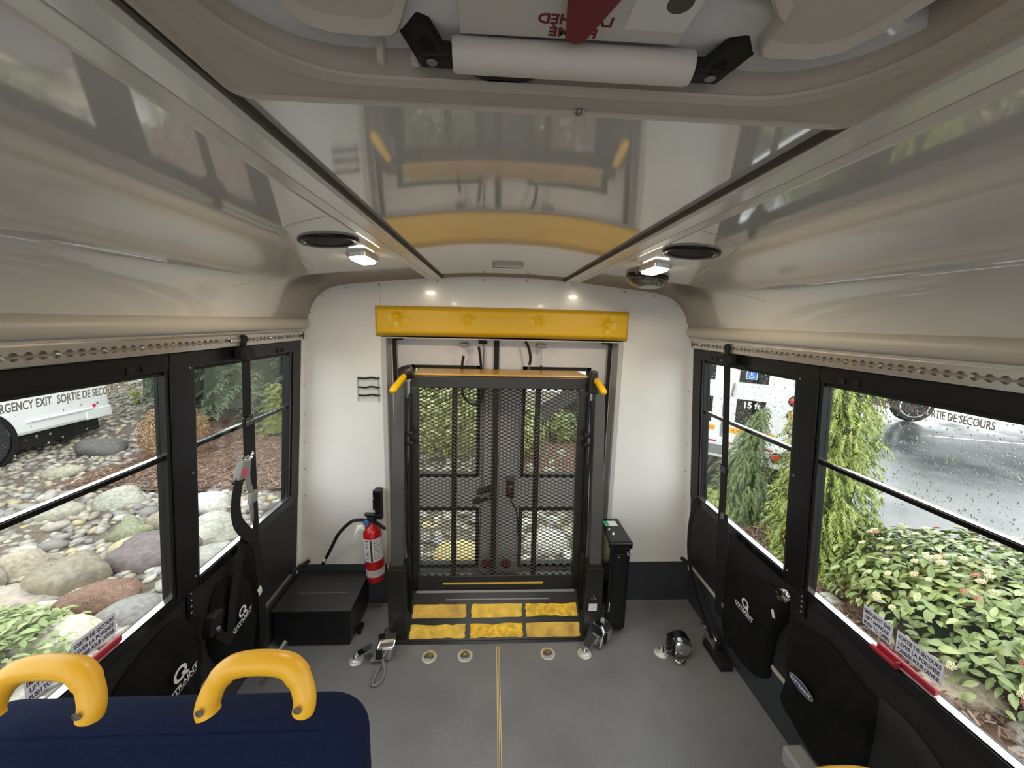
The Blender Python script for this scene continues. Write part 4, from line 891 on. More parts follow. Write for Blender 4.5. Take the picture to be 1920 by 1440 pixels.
# ------------------------------------------------------------------ floor anchors and wheelchair retractors
M_zinc = mat('bright zinc', (.78, .77, .76), .35, metal=.55)
def anchor(x, y, label):
    t = thing('floor_anchor', label, 'anchor', (x, y, 0), 'flush floor anchors')
    G().lathe([(.036, 0), (.036, .002), (.030, .0042), (.024, .0042), (.022, .002)], 26, T(x, y, 0)).build('flange', M_zinc, t, True)
    G().lathe([(.022, .001), (.022, .007), (.018, .009), (.008, .009), (.007, .003), (.0001, .003)], 22, T(x, y, 0)).build('socket', M_steel, t, True)
anchor(-.331, 1.637, 'flush steel floor anchor nearest the storage box side retractor')
anchor(-.160, 1.639, 'flush steel floor anchor between the guide line and another anchor')
anchor(.242, 1.641, 'lone flush steel floor anchor under the pump box side of ramp')
def retractor(x, y, ang, label, style):
    t = thing('wheelchair_retractor', label, 'retractor', (x, y, 0), 'wheelchair tie-down retractors'); B = T(x, y, 0) @ rot('Z', ang) @ Matrix.Scale(1.0 if style == 'dome' else 1.22, 4)
    G().lathe([(.034, 0), (.034, .003), (.027, .006), (.024, .006), (.024, .010), (.018, .013), (.0001, .013)], 24, T(x, y, 0)).build('anchor_disc', M_zinc, t, True)
    G().lathe([(.012, .012), (.014, .022), (.009, .030), (.007, .040), (.0001, .042)], 14, T(x, y, 0)).build('stud', M_steel, t, True)
    if style == 'dome':
        G().box(.012, .05, -.012, .012, .012, .024, B).build('neck', M_steel, t, bevel=.004)
        h = G(); h.lathe([(.001, -.045), (.030, -.044), (.044, -.036), (.050, -.01), (.050, .01), (.044, .036), (.030, .044), (.001, .045)], 22, B @ T(.088, .005, .052) @ rot('X', 90))
        hh = h.build('housing', M_chrome, t, True)
        G().lathe([(.052, -.018), (.054, -.016), (.054, .016), (.052, .018)], 22, B @ T(.086, .01, .054) @ rot('X', 90)).build('wheel_band', M_blackg, hh, True)
        G().box(.035, .052, -.036, .036, .018, .085, B).build('frame_side', M_blackg, hh, bevel=.005)
        G().tube(smooth_path([B @ Vector(p) for p in [(.06, -.035, .02), (.05, -.055, .012), (.07, -.065, .009), (.095, -.05, .012)]], 5), .007, 8).build('hook', M_steel, t, True)
    else:
        G().hexa([B @ Vector(p) for p in [(.005, -.018, .020), (.06, -.018, .045), (.06, .018, .045), (.005, .018, .020), (.005, -.018, .026), (.06, -.018, .051), (.06, .018, .051), (.005, .018, .026)]]).build('tongue', M_chrome, t, bevel=.002)
        hs = G().prism([(-.038, .004), (.030, .004), (.040, .018), (.038, .052), (.022, .072), (-.018, .072), (-.036, .055)], lambda p: B @ Vector((.052 + (p[1]) * .5, p[0] - .0, p[1] + .008)), lambda p: B @ Vector((.125 + (p[1]) * .35, p[0], p[1] + .002))).build('housing', M_chrome, t, False, bevel=.007)
        G().box(.075, .10, -.040, -.034, .02, .06, B).build('slot', M_rubber, hs, bevel=.002)
        G().box(.085, .11, -.012, .018, .074, .082, B).build('button', M_blackg, hs, bevel=.003)
        G().lathe([(.001, -.02), (.014, -.019), (.016, 0), (.014, .019), (.001, .02)], 12, B @ T(.115, .045, .05) @ rot('X', 90)).build('knob', M_steel, t, True)
        L_ = [(.10, -.04, .018), (.11, -.085, .008), (.095, -.125, .006), (.07, -.13, .006), (.075, -.10, .008), (.09, -.06, .014)] if style == 'long' else [(.10, .02, .02), (.14, .03, .010), (.15, .0, .008), (.13, -.02, .012)]
        G().tube(smooth_path([B @ Vector(p) for p in L_], 6), .0055, 8).build('hook', M_mid, t, True)
retractor(-.672, 1.628, 12, 'chrome wheelchair retractor with long hook beside the storage box', 'long')
retractor(.423, 1.638, 40, 'chrome wheelchair retractor raised against the lift post', 'short')
retractor(.805, 1.632, -2, 'domed chrome wheelchair retractor on open floor near the pouches', 'dome')
rl = thing('wheelchair_retractor', 'chrome wheelchair retractor half hidden under the logo pouch', 'retractor', (1.07, 1.64, 0), 'wheelchair tie-down retractors')
G().hexa([(1.05, 1.71, .05), (1.085, 1.71, .05), (1.085, 1.60, .03), (1.05, 1.60, .03), (1.05, 1.71, .09), (1.085, 1.71, .09), (1.085, 1.60, .10), (1.05, 1.60, .10)]).build('housing', M_chrome, rl, bevel=.008)
G().lathe([(.001, .02), (.012, .018), (.014, 0)], 12, T(1.06, 1.715, .08) @ rot('X', 60)).build('knob', M_steel, rl, True)
G().box(1.04, 1.10, 1.52, 1.68, 0, .035).build('base', M_rubber, rl, bevel=.004)

# ------------------------------------------------------------------ outside: grounds
GZ = -.75
M_mulch = mat('bark mulch', (.125, .068, .045), .9, nz=(26, .55), bump=(60, 1.0))
M_soil = mat('dark grit', (.13, .10, .075), .95, nz=(30, .4), bump=(60, 1.0))
def wet_asphalt():
    m = mat('wet asphalt', (.030, .031, .034), .12, spec=.9, nz=(1.2, .3), bump=(90, .12)); nt = m.node_tree; N = nt.nodes; L = nt.links
    t = N.new('ShaderNodeTexNoise'); t.inputs['Scale'].default_value = 1.6; t.inputs['Detail'].default_value = 8; tc = N.new('ShaderNodeTexCoord'); L.new(tc.outputs['Object'], t.inputs['Vector'])
    mr = N.new('ShaderNodeMapRange'); mr.inputs[1].default_value = .35; mr.inputs[2].default_value = .7; mr.inputs[3].default_value = .06; mr.inputs[4].default_value = .32; L.new(t.outputs['Fac'], mr.inputs[0]); L.new(mr.outputs[0], N['Principled BSDF'].inputs['Roughness'])
    return m
M_asph = wet_asphalt()
def hgt(x, y):                                  # gentle rise of the planted ground behind and on the rock garden side
    r = 0.0
    if x < -1.5: r += .035 * max(0, -x - 2.5) * .0
    if y > 7 and x < .2: r += .16 * (y - 7) * min(1, (.2 - x) / .8)
    if x < -3 and y > 8.5: r += .02 * (y - 8.5) * (-x - 3)
    return GZ + min(r, 2.2)
def terrain(x0, x1, y0, y1, n, m, name, dz=0, bumpy=.03):
    g = G(); g.grid(lambda u, v: (x0 + (x1 - x0) * u, y0 + (y1 - y0) * v, hgt(x0 + (x1 - x0) * u, y0 + (y1 - y0) * v) + dz + bumpy * noise.noise(Vector(((x0 + (x1 - x0) * u) * 1.7, (y0 + (y1 - y0) * v) * 1.7, 3)))), n, n)
    return struct(g.build(name, m, None, True))
struct(G().box(-80, 80, -80, 80, GZ - .25, GZ - .12).build('ground', mat('far ground', (.10, .10, .095), .8, nz=(.3, .3))))
rock_bed = terrain(-14, 2.2, -4, 13, 60, M_soil, 'ground_rock_bed')
mul_l = terrain(-5.9, -1.9, 5.05, 9.8, 30, M_mulch, 'ground_mulch', .035, .05)
mul_r = terrain(1.7, 4.3, -2, 4.7, 24, M_mulch, 'ground_mulch_bed', .03, .04)
struct(G().prism([(2.2, -20), (45, -20), (45, 60), (.4, 60), (.6, 8.0), (2.2, 6.5)], lambda p: (p[0], p[1], GZ - .06), lambda p: (p[0], p[1], GZ - .015)).build('ground_parking_lot', M_asph))

# stones -------------------------------------------------------------------
STONE_C = [(c[0] * .85, c[1] * .84, c[2] * .82) for c in [(.30, .28, .25), (.17, .15, .15), (.46, .43, .36), (.24, .20, .18), (.36, .35, .35), (.50, .40, .22), (.20, .19, .20), (.40, .36, .30), (.55, .53, .48), (.27, .21, .17), (.33, .33, .27)]]
M_stone = mat('river stone', (.4, .38, .34), .48, nz=(14, .28), island=STONE_C, bump=(30, .12))
def stone_mesh(seed, sub=2, rough=.22):
    bm = bmesh.new(); bmesh.ops.create_icosphere(bm, subdivisions=sub, radius=1)
    for v in bm.verts:
        d = v.co.normalized(); f = 1 + rough * noise.noise(d * 1.1 + Vector((seed * 7.3, 0, 0))) + rough * .4 * noise.noise(d * 2.6 + Vector((0, seed * 3.1, 0)))
        v.co = d * f
    me = bpy.data.meshes.new('stone'); bm.to_mesh(me); bm.free(); me.materials.append(M_stone)
    me.polygons.foreach_set('use_smooth', [True] * len(me.polygons)); return me
SM = [stone_mesh(i, 1, .30) for i in range(7)]
np_st = []
for me in SM:
    co = np.zeros(len(me.vertices) * 3); me.vertices.foreach_get('co', co); fs = np.array([list(p.vertices) for p in me.polygons]); np_st.append((co.reshape(-1, 3), fs))
rs = random.Random(11)
def in_view_left(x, y): return x < -1.6 and y > .35 * -x - .3
def put_stone(x, y, r, parent, zoff=.15):
    o = link('stone', rs.choice(SM), parent)
    o.location = (x, y, hgt(x, y) + r * zoff); o.rotation_euler = (rs.uniform(-.3, .3), rs.uniform(-.3, .3), rs.uniform(0, 6.28)); o.scale = (r * rs.uniform(1, 1.45), r * rs.uniform(.8, 1.1), r * rs.uniform(.5, .75))
def is_mulch(x, y): return (-5.7 < x < -2.0 and 5.25 + .25 * math.sin(x * 5) < y < 9.6)
k = 0
while k < 240:                                   # the 300 cobbles that show largest are pieces of the bed
    y = rs.uniform(1.2, 5.6); x = -rs.uniform(1.75, 5.8)
    if not in_view_left(x, y) or is_mulch(x, y) or rs.random() > 1.6 / (1 + .25 * (x * x + y * y) ** .5): continue
    put_stone(x, y, rs.choice([.055, .06, .07, .08, .09, .11]), rock_bed); k += 1
for k in range(60): put_stone(rs.uniform(-1.1, 1.2), rs.uniform(2.9, 5.0), rs.choice([.05, .06, .07, .09]), rock_bed)
V = []; Fc = []; nv = 0
def gravel(n, fx, rr, dens=None):
    global nv
    for i in range(n):
        x, y = fx()
        if is_mulch(x, y): continue
        co, fs = rs.choice(np_st); r = rr(); a = rs.uniform(0, 6.28); c_, s_ = math.cos(a), math.sin(a)
        p = co * np.array([r * rs.uniform(1, 1.5), r * rs.uniform(.8, 1.1), r * rs.uniform(.5, .75)])
        p = np.stack([p[:, 0] * c_ - p[:, 1] * s_ + x, p[:, 0] * s_ + p[:, 1] * c_ + y, p[:, 2] + hgt(x, y) + r * .1], 1)
        V.append(p); Fc.append(fs + nv); nv += len(p)
def fan():
    while True:
        y = rs.uniform(.9, 12.5); x = -rs.uniform(1.6, 12.5)
        if in_view_left(x, y) and rs.random() < 1.5 / (1 + .12 * (x * x + y * y) ** .5): return x, y
gravel(11500, fan, lambda: rs.choice([.03, .036, .042, .048, .055, .065]))
gravel(900, lambda: (rs.uniform(-2.0, 2.0), rs.uniform(2.6, 7.0)), lambda: rs.choice([.03, .04, .05, .07]))
gravel(260, lambda: (rs.uniform(1.75, 2.6), rs.uniform(.6, 2.1)), lambda: rs.choice([.03, .04, .05]))
V = np.concatenate(V); Fc = np.concatenate(Fc)
me = bpy.data.meshes.new('gravel'); me.vertices.add(len(V)); me.vertices.foreach_set('co', V.ravel()); me.loops.add(len(Fc) * 3); me.loops.foreach_set('vertex_index', Fc.ravel().astype(np.int32))
me.polygons.add(len(Fc)); me.polygons.foreach_set('loop_start', np.arange(len(Fc), dtype=np.int32) * 3); me.polygons.foreach_set('use_smooth', [True] * len(Fc)); me.update(calc_edges=True); me.materials.append(M_stone)
stuff(link('gravel', me)); bpy.data.objects['gravel']['label'] = 'river gravel and small cobbles covering the dry creek bed'; bpy.data.objects['gravel']['category'] = 'gravel'
def boulder(x, y, sx, sy, sz, col, label, rz=0, seed=1, rough=.25, nz=(6, .3), speck=None, zoff=.2, tilt=0):
    me = stone_mesh(seed + 20, 3, rough); me.materials.clear(); me.materials.append(mat('boulder %d' % seed, tuple(c_ * .8 for c_ in col), .6, nz=nz, speck=speck, bump=(9, .5)))
    o = link('boulder', me); o.location = (x, y, hgt(x, y) + sz * zoff); o.scale = (sx, sy, sz); o.rotation_euler = (tilt, 0, rz)
    return tag(o, label, 'rock', 'boulders in the dry creek bed')
boulder(-3.30, 3.62, .38, .25, .17, (.17, .13, .13), 'large flat purple-grey boulder with a crack beside the window pillar', .5, 1, .30, zoff=.3)
boulder(-3.66, 3.18, .25, .23, .24, (.26, .22, .16), 'big rounded brown boulder in the middle of the creek bed', .2, 2)
boulder(-3.22, 2.98, .26, .17, .15, (.20, .105, .07), 'rusty red-brown boulder leaning on the rounded brown one', .4, 3, speck=(22, .64, (.36, .30, .24)))
boulder(-3.03, 2.55, .23, .17, .15, (.62, .57, .44), 'pale cream boulder with dark pits near the window sticker', .5, 4, .2, speck=(26, .66, (.12, .10, .08)), zoff=.35)
boulder(-4.62, 4.72, .24, .19, .18, (.40, .39, .32), 'pale green-grey boulder above the middle window bar', .3, 5)
boulder(-5.02, 4.42, .22, .17, .13, (.36, .34, .27), 'flat grey boulder next to the pale green-grey one', .2, 6)
boulder(-3.80, 3.95, .19, .14, .17, (.24, .25, .15), 'mossy green boulder with a raised lip below the window bar', .1, 7, .45)
boulder(-3.60, 3.72, .19, .13, .12, (.52, .44, .26), 'yellow-tan speckled boulder near the purple-grey one', .2, 8, .2, speck=(30, .66, (.3, .24, .14)))
boulder(-4.28, 3.40, .20, .16, .17, (.42, .36, .27), 'tan egg-shaped boulder left of the rounded brown boulder', .6, 9, .2)
boulder(-4.40, 3.12, .21, .18, .18, (.33, .29, .24), 'grey-tan boulder cut by the picture edge beside the egg-shaped one', .2, 10)
boulder(-2.86, 2.83, .22, .15, .12, (.26, .24, .23), 'smooth grey boulder in front of the rusty one', .5, 11, .2)
boulder(-3.52, 2.86, .14, .10, .09, (.62, .60, .54), 'small whitish boulder between the rusty boulder and the weeds', .3, 12, .3)
boulder(-3.85, 2.98, .36, .2, .13, (.40, .34, .28), 'long low pinkish-tan boulder behind the weeds', .5, 13, .3)
boulder(-3.52, 4.62, .23, .2, .16, (.58, .56, .50), 'white granite boulder below the mulch slope', .3, 14, .2, speck=(30, .62, (.34, .32, .3)))
boulder(-2.98, 3.90, .23, .19, .17, (.42, .40, .33), 'grey-green boulder seen under the hanging harness', .8, 15)
boulder(-2.66, 3.55, .24, .17, .15, (.36, .35, .31), 'small grey boulder nearest the spruce window sill', .4, 16)
boulder(-3.66, 4.28, .24, .16, .15, (.36, .30, .22), 'brown-tan boulder half hidden by the window pillar', .4, 17)
boulder(-6.6, 6.6, .34, .26, .22, (.12, .11, .10), 'dark wet boulder in front of the white bus', .3, 18)
boulder(-6.2, 5.6, .22, .16, .13, (.40, .37, .28), 'tan boulder below the dark wet one', .3, 19)
boulder(-3.15, 4.15, .22, .17, .14, (.48, .46, .41), 'light grey cobble boulder beside the white granite one', .9, 24)
boulder(3.02, 2.02, .21, .14, .12, (.46, .38, .27), 'tan porous rock at the foot of the flowering shrub', -.6, 20, .25, speck=(30, .66, (.2, .15, .1)))
boulder(3.10, 1.72, .15, .11, .08, (.40, .35, .31), 'small grey rock beyond the tan porous rock', .3, 21)
boulder(2.93, 1.62, .10, .08, .06, (.36, .33, .30), 'little round rock cut by the picture edge', .3, 22)
boulder(2.88, 2.85, .13, .09, .07, (.48, .44, .36), 'small pale rock by the release sticker', .3, 23)
boulder(-.35, 3.55, .26, .18, .15, (.52, .40, .17), 'yellow boulder seen through the lower door window', .2, 25, .2)
boulder(.55, 3.75, .25, .2, .15, (.50, .46, .40), 'pale boulder seen through the lower door window by the cord', .2, 26, .2)

# mulch chips
def chips(n, fx, name, label):
    g = G()
    for i in range(n):
        x, y = fx(); a = rs.uniform(0, 6.28); l = rs.uniform(.012, .04); w = rs.uniform(.004, .010); z = hgt(x, y) + rs.uniform(.045, .085)
        d = Vector((math.cos(a), math.sin(a), rs.uniform(-.35, .35))) * l; e = Vector((-math.sin(a), math.cos(a), rs.uniform(-.3, .3))) * w; c = Vector((x, y, z))
        g.add([c - d - e, c + d - e, c + d + e, c - d + e], [(0, 1, 2, 3)])
    o = g.build(name, mat('bark chip', (.2, .1, .06), .7, island=[(.095, .05, .033), (.19, .11, .072), (.14, .075, .05), (.33, .23, .165), (.115, .062, .042)]), None, fix=False)
    stuff(o); o['label'] = label; o['category'] = 'mulch'
chips(9000, lambda: (rs.uniform(-5.7, -2.0), 5.1 + 4.4 * rs.random() ** 1.3), 'bark_mulch', 'brown bark chips on the slope below the spruce')
chips(6500, lambda: (rs.uniform(1.8, 4.1), rs.uniform(1.2, 4.6)), 'bark_mulch', 'reddish brown bark chips around the golden conifers')

# ------------------------------------------------------------------ outside: plants
def conifer(name, label, base, h, rad, nb, cols, seed, droop=.45, spray=.13, per=26, low=.05, tips=None, group=None, needle=5, fat=.24):
    rn = random.Random(seed); t = thing(name, label, 'conifer', base, group); B = Vector(base)
    G().tube([B, B + Vector((.02, .01, h * .5)), B + Vector((0, .02, h * .98))], [.05 * rad + .02, .035 * rad + .015, .008], 7).build('trunk', mat('conifer bark', (.10, .06, .04), .9), t, True)
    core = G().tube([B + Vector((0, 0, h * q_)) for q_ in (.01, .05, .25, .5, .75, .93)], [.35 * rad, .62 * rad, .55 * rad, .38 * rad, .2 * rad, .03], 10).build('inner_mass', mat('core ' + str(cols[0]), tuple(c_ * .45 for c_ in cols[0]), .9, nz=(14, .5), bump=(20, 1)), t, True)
    g = G()
    for i in range(nb):
        f = low + (1 - low) * (i + rn.random()) / nb; z = h * f; a = i * 2.399 + rn.uniform(-.4, .4)
        L_ = rad * (1.02 - f) ** .75 * rn.uniform(.75, 1.1) + .05
        d = Vector((math.cos(a), math.sin(a), 0)); sd = Vector((-d.y, d.x, 0))
        for j in range(per):
            q = ((j + rn.random()) / per) ** .8; p = B + Vector((0, 0, z)) + d * L_ * q + Vector((0, 0, L_ * (.18 * q - droop * q * q)))
            for sg in (-1, 1):
                w = spray * (1.1 - .6 * q) * rn.uniform(.6, 1.25)
                e = (sd * sg * .8 + d * rn.uniform(.35, .9) + Vector((0, 0, -droop * rn.uniform(.3, 1.2)))).normalized()
                nn = e.cross(Vector((rn.uniform(-.4, .4), rn.uniform(-.4, .4), 1))).normalized()
                vs = [p]; fs = []
                for q_ in range(needle):
                    u = (q_ + 1) / needle; c = p + e * w * u + Vector((0, 0, -.25 * droop * w * u * u)); tw = w * fat * (1.1 - u * .75)
                    k_ = len(vs); b0 = p + e * w * (u - 1 / needle)
                    vs += [b0, c + nn * tw, b0.lerp(c, .55), c - nn * tw, c]
                    fs += [(k_, k_ + 1, k_ + 2), (k_, k_ + 2, k_ + 3), (k_ + 2, k_ + 4, k_)]
                g.add(vs[1:], [tuple(x_ - 1 for x_ in f_) for f_ in fs])
    m = mat('foliage ' + str(cols), cols[0], .6, island=cols)
    o = g.build('foliage', m, t, fix=False); stuff(o)
    return t
SPR = [(.05, .075, .035), (.09, .13, .06), (.065, .10, .05), (.15, .18, .08), (.07, .11, .065)]
conifer('spruce', 'tall dark green spruce framed by the harness window', (-5.15, 8.7, hgt(-5.15, 8.7)), 5.2, 1.75, 250, SPR, 1, .55, .24, 28, needle=4, fat=.30, low=.02)
conifer('spruce', 'broad blue-green spruce beside the rear corner post', (-3.65, 8.8, hgt(-3.65, 8.8)), 5.0, 1.8, 250, [(.05, .075, .05), (.08, .115, .08), (.06, .09, .055), (.10, .14, .08)], 2, .55, .24, 28, needle=4, fat=.30, low=.02)
conifer('spruce', 'dark spruce at the edge of the rock garden window', (-6.75, 9.1, hgt(-6.75, 9.1)), 5.2, 1.6, 170, SPR, 3, .5, .28, 24, needle=4, fat=.30, low=.02)
conifer('young_conifer', 'small yellow-green conifer growing in front of the spruce', (-4.25, 7.55, hgt(-4.25, 7.55)), 1.0, .42, 60, [(.20, .22, .05), (.28, .30, .08), (.14, .17, .05)], 4, .3, .16, 12)
conifer('spruce', 'shaggy spruce behind the rear doors', (-1.9, 9.0, hgt(-1.9, 9.0)), 5.5, 1.9, 110, [(.10, .12, .03), (.18, .21, .06), (.07, .09, .03), (.26, .28, .10)], 5, .45, .28, 22, needle=4, fat=.30, low=.02)
GOLD = [(.22, .28, .06), (.34, .39, .08), (.15, .22, .05), (.50, .50, .12), (.12, .18, .05)]
def weeper(label, base, h, rad, n_t, cols, seed, bend=0.0, power=.6, ln=(.10, .22)):
    """shaggy conifer made of hanging feathery tufts"""
    r4 = random.Random(seed); t = thing('golden_conifer', label, 'conifer', base, 'golden conifers by the lot'); B = Vector(base)
    def axis(f): return B + Vector((bend * f ** 4, 0, h * f))
    def env(f, a): return rad * max(.02, (1 - f)) ** power * (.85 + .35 * noise.noise(Vector((math.cos(a) * 1.6, math.sin(a) * 1.6, f * h * 2.6 + seed))))
    G().tube([axis(0), axis(.5), axis(.97)], [.05, .03, .008], 7).build('trunk', MATS['conifer bark'], t, True)
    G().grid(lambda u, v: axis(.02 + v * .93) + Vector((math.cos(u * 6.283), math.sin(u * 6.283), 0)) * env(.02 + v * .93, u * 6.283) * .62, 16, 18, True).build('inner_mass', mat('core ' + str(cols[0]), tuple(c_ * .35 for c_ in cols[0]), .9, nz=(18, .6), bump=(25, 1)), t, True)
    g = G(); V3 = Vector
    for i in range(n_t):
        f = 1 - r4.random() ** (1 / (1 + power)) if False else r4.random() ** 1.25; a = r4.uniform(0, 6.283); d = V3((math.cos(a), math.sin(a), 0)); sd = V3((-d.y, d.x, 0))
        p = axis(.03 + f * .96) + d * env(f, a) * r4.uniform(.55, 1.0); L_ = r4.uniform(*ln) * (1.1 - .4 * f)
        dirv = (d * r4.uniform(.25, .9) + V3((0, 0, r4.uniform(-.2, .35))) + sd * r4.uniform(-.4, .4)); prev = p; n8 = 8
        for k_ in range(n8):
            dirv = (dirv + V3((0, 0, -.26))).normalized(); q = prev + dirv * L_ / n8; w = L_ * .17 * (1.15 - k_ / n8)
            side = dirv.cross(V3((r4.uniform(-.5, .5), r4.uniform(-.5, .5), 1))).normalized()
            for sg in (-1, 1):
                tip = q + side * sg * w + dirv * w * .7 + V3((0, 0, -w * .3)); m_ = (prev + tip) / 2 + dirv * w * .22
                g.add([prev, m_, tip, q], [(0, 1, 2), (0, 2, 3)])
            prev = q
    stuff(g.build('foliage', mat('foliage ' + str(cols), cols[0], .6, island=cols), t, fix=False))
    return t
weeper('tall weeping golden conifer beside the middle pillar', (3.25, 3.45, GZ), 3.1, .43, 2600, GOLD, 6, 0, .30, (.11, .25))
DG = [(.11, .17, .05), (.18, .25, .07), (.08, .13, .045), (.26, .31, .09)]
weeper('short weeping conifer with a bent tip before the parked bus', (3.10, 4.42, GZ), 1.42, .44, 1700, DG, 7, .18, .75, (.08, .18))
weeper('mid-size weeping conifer half behind the middle pillar', (3.72, 4.25, GZ), 1.45, .34, 1500, [(.13, .20, .05), (.21, .28, .07), (.10, .15, .045), (.30, .34, .09)], 8, .05, .6, (.08, .18))
weeper('low yellow juniper spreading over the mulch', (2.82, 4.50, GZ), .32, .50, 900, GOLD, 9, 0, .5, (.10, .20))

def leaf_mesh(name, m, fold=.25, w=.30, curl=.25):
    g = G(); n = 5; vs = []; fs = []
    for i in range(n + 1):
        u = i / n; h = w * math.sin(math.pi * u ** .85) ** .9 if 0 < u < 1 else 0; z = -curl * (u - .3) ** 2
        vs += [(u, -h, z + fold * h), (u, 0, z), (u, h, z + fold * h)]
    for i in range(n):
        a = 3 * i; fs += [(a, a + 3, a + 4, a + 1), (a + 1, a + 4, a + 5, a + 2)]
    return g.add(vs, fs)
LEAF_C = [(.13, .18, .055), (.25, .31, .095), (.19, .25, .075), (.38, .42, .17), (.10, .145, .045), (.29, .34, .125)]
M_leaf = mat('viburnum leaf', (.15, .22, .08), .32, island=LEAF_C, coat=.2, bump=(40, .1))
LG = [leaf_mesh('leaf', M_leaf, .25, .21, .35), leaf_mesh('leaf', M_leaf, .15, .24, .55), leaf_mesh('leaf', M_leaf, .35, .19, .2)]
LM = [g_.mesh('leaf', M_leaf, True) for g_ in LG]
sh = thing('viburnum_shrub', 'broad evergreen shrub with pale flower clusters outside the release-handle window', 'shrub', (3.3, 2.4, GZ)); rn = random.Random(5)
def shrub_pt():
    """random point on the mound's surface, returns point and outward normal"""
    while True:
        x = rn.uniform(2.7, 5.4); y = rn.uniform(.4, 3.5)
        u, v = (x - 4.2 + .35 * (y - 1.9)) / 1.30, (y - 1.90) / 1.55; r = u * u + v * v
        if r > 1: continue
        top = GZ + .12 + .62 * (1 - r) ** .42 + .06 * noise.noise(Vector((x * 3, y * 3, 1)))
        n_ = Vector((u * .9, v * .9, .75 + .6 * (1 - r))).normalized()
        return Vector((x, y, top)), n_, r
def leaf_mx(p, n_, size):
    a = rn.uniform(0, 6.28); t = n_.orthogonal().normalized(); t = Matrix.Rotation(a, 3, n_) @ t
    d = (t + n_ * rn.uniform(-.35, .55)).normalized(); up = (n_ + Vector((rn.uniform(-.4, .4), rn.uniform(-.4, .4), .2))).normalized()
    return frame_m(p, d, up.cross(d)) @ Matrix.Scale(size, 4)
near = []
while len(near) < 300:
    p, n_, r = shrub_pt()
    if p.y < 1.1 or p.x > 4.2 or p.y > 3.2: continue
    near.append((p, n_))
for p, n_ in near:
    o = link('leaf', rn.choice(LM)); o.parent = sh; o.matrix_parent_inverse = T(-3.3, -2.4, -GZ); o.matrix_basis = leaf_mx(p + n_ * .03, n_, rn.uniform(.075, .115))
g = G()
for i in range(7000):
    p, n_, r = shrub_pt(); q = rn.choice(LG); g.add(q.v, q.f, leaf_mx(p - n_ * rn.uniform(-.03, .15), n_, rn.uniform(.06, .105)))
stuff(g.build('foliage', M_leaf, sh, True, fix=False))
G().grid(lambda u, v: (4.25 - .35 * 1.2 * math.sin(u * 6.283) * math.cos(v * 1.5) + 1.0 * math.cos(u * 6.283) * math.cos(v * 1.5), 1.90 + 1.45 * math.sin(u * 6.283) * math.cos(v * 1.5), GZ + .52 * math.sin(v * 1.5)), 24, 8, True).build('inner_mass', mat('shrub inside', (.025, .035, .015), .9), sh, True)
fc = G(); oc = [(1, 0, 0), (-1, 0, 0), (0, 1, 0), (0, -1, 0), (0, 0, 1), (0, 0, -1)]; of = [(0, 2, 4), (2, 1, 4), (1, 3, 4), (3, 0, 4), (2, 0, 5), (1, 2, 5), (3, 1, 5), (0, 3, 5)]
for i in range(26):
    a = i * 2.4; r = .022 * (i / 26) ** .5; fc.add(oc, of, T(r * math.cos(a), r * math.sin(a), .018 - r * .35) @ Matrix.Scale(.0048, 4))
fm = [fc.mesh('flower_cluster', mat('cream blossom', (.74, .68, .42), .6), True), fc.mesh('flower_cluster', mat('rosy bud', (.52, .24, .15), .6), True)]
for i in range(280):
    p, n_, r = shrub_pt()
    if p.x > 4.3 and i % 2: continue
    o = link('flower_cluster', fm[1] if rn.random() < .2 else fm[0]); o.parent = sh; o.matrix_parent_inverse = T(-3.3, -2.4, -GZ); o.matrix_basis = frame_m(p + n_ * .05, n_.orthogonal(), n_.cross(n_.orthogonal())) @ Matrix.Scale(rn.uniform(.9, 1.5), 4)
# weeds and tufts on the rock garden side
M_weed = mat('weed leaf', (.2, .25, .08), .5, island=[(.19, .25, .09), (.28, .34, .14), (.13, .18, .06), (.36, .38, .18)])
wd = thing('weed_clump', 'leafy green weed clump at the window edge by the navy seat', 'weed', (-3.3, 2.35, GZ)); g = G()
for i in range(900):
    a = rn.uniform(0, 6.28); r = rn.random() ** .6; p = Vector((-3.35 + .55 * r * math.cos(a), 2.38 + .42 * r * math.sin(a), GZ + .05 + .26 * (1 - r * r) + rn.uniform(-.05, .05))); q = rn.choice(LG)
    g.add(q.v, q.f, leaf_mx(p, Vector((.3 * math.cos(a) * r, .3 * math.sin(a) * r, 1)).normalized(), rn.uniform(.05, .10)))
stuff(g.build('foliage', M_weed, wd, True, fix=False))
def tuft(name, label, loc, n_, L_, cols, seed, spread=.9):
    r2 = random.Random(seed); t = thing(name, label, 'grass', loc); g = G(); B = Vector(loc)
    for i in range(n_):
        a = r2.uniform(0, 6.28); l = L_ * r2.uniform(.6, 1.1); o_ = spread * r2.random(); d = Vector((math.cos(a), math.sin(a), 0)); sd = Vector((-d.y, d.x, 0)) * .006
        P = [B + d * .04 * r2.random()]; 
        for k_ in range(1, 5): u = k_ / 4; P.append(P[0] + d * l * o_ * u ** 1.4 + Vector((0, 0, l * (u - .35 * o_ * u * u))))
        vs = []; 
        for k_, p in enumerate(P): w = sd * (1.1 - k_ / 4); vs += [p - w, p + w]
        g.add(vs, [(2 * k_, 2 * k_ + 1, 2 * k_ + 3, 2 * k_ + 2) for k_ in range(4)])
    stuff(g.build('blades', mat('grass ' + str(seed), cols[0], .6, island=cols), t, fix=False))
tuft('grass_tuft', 'arching yellow-green grass tuft beyond the creek stones', (-9.3, 10.2, hgt(-9.3, 10.2)), 260, 1.0, [(.26, .25, .06), (.38, .36, .12), (.17, .19, .05)], 31)
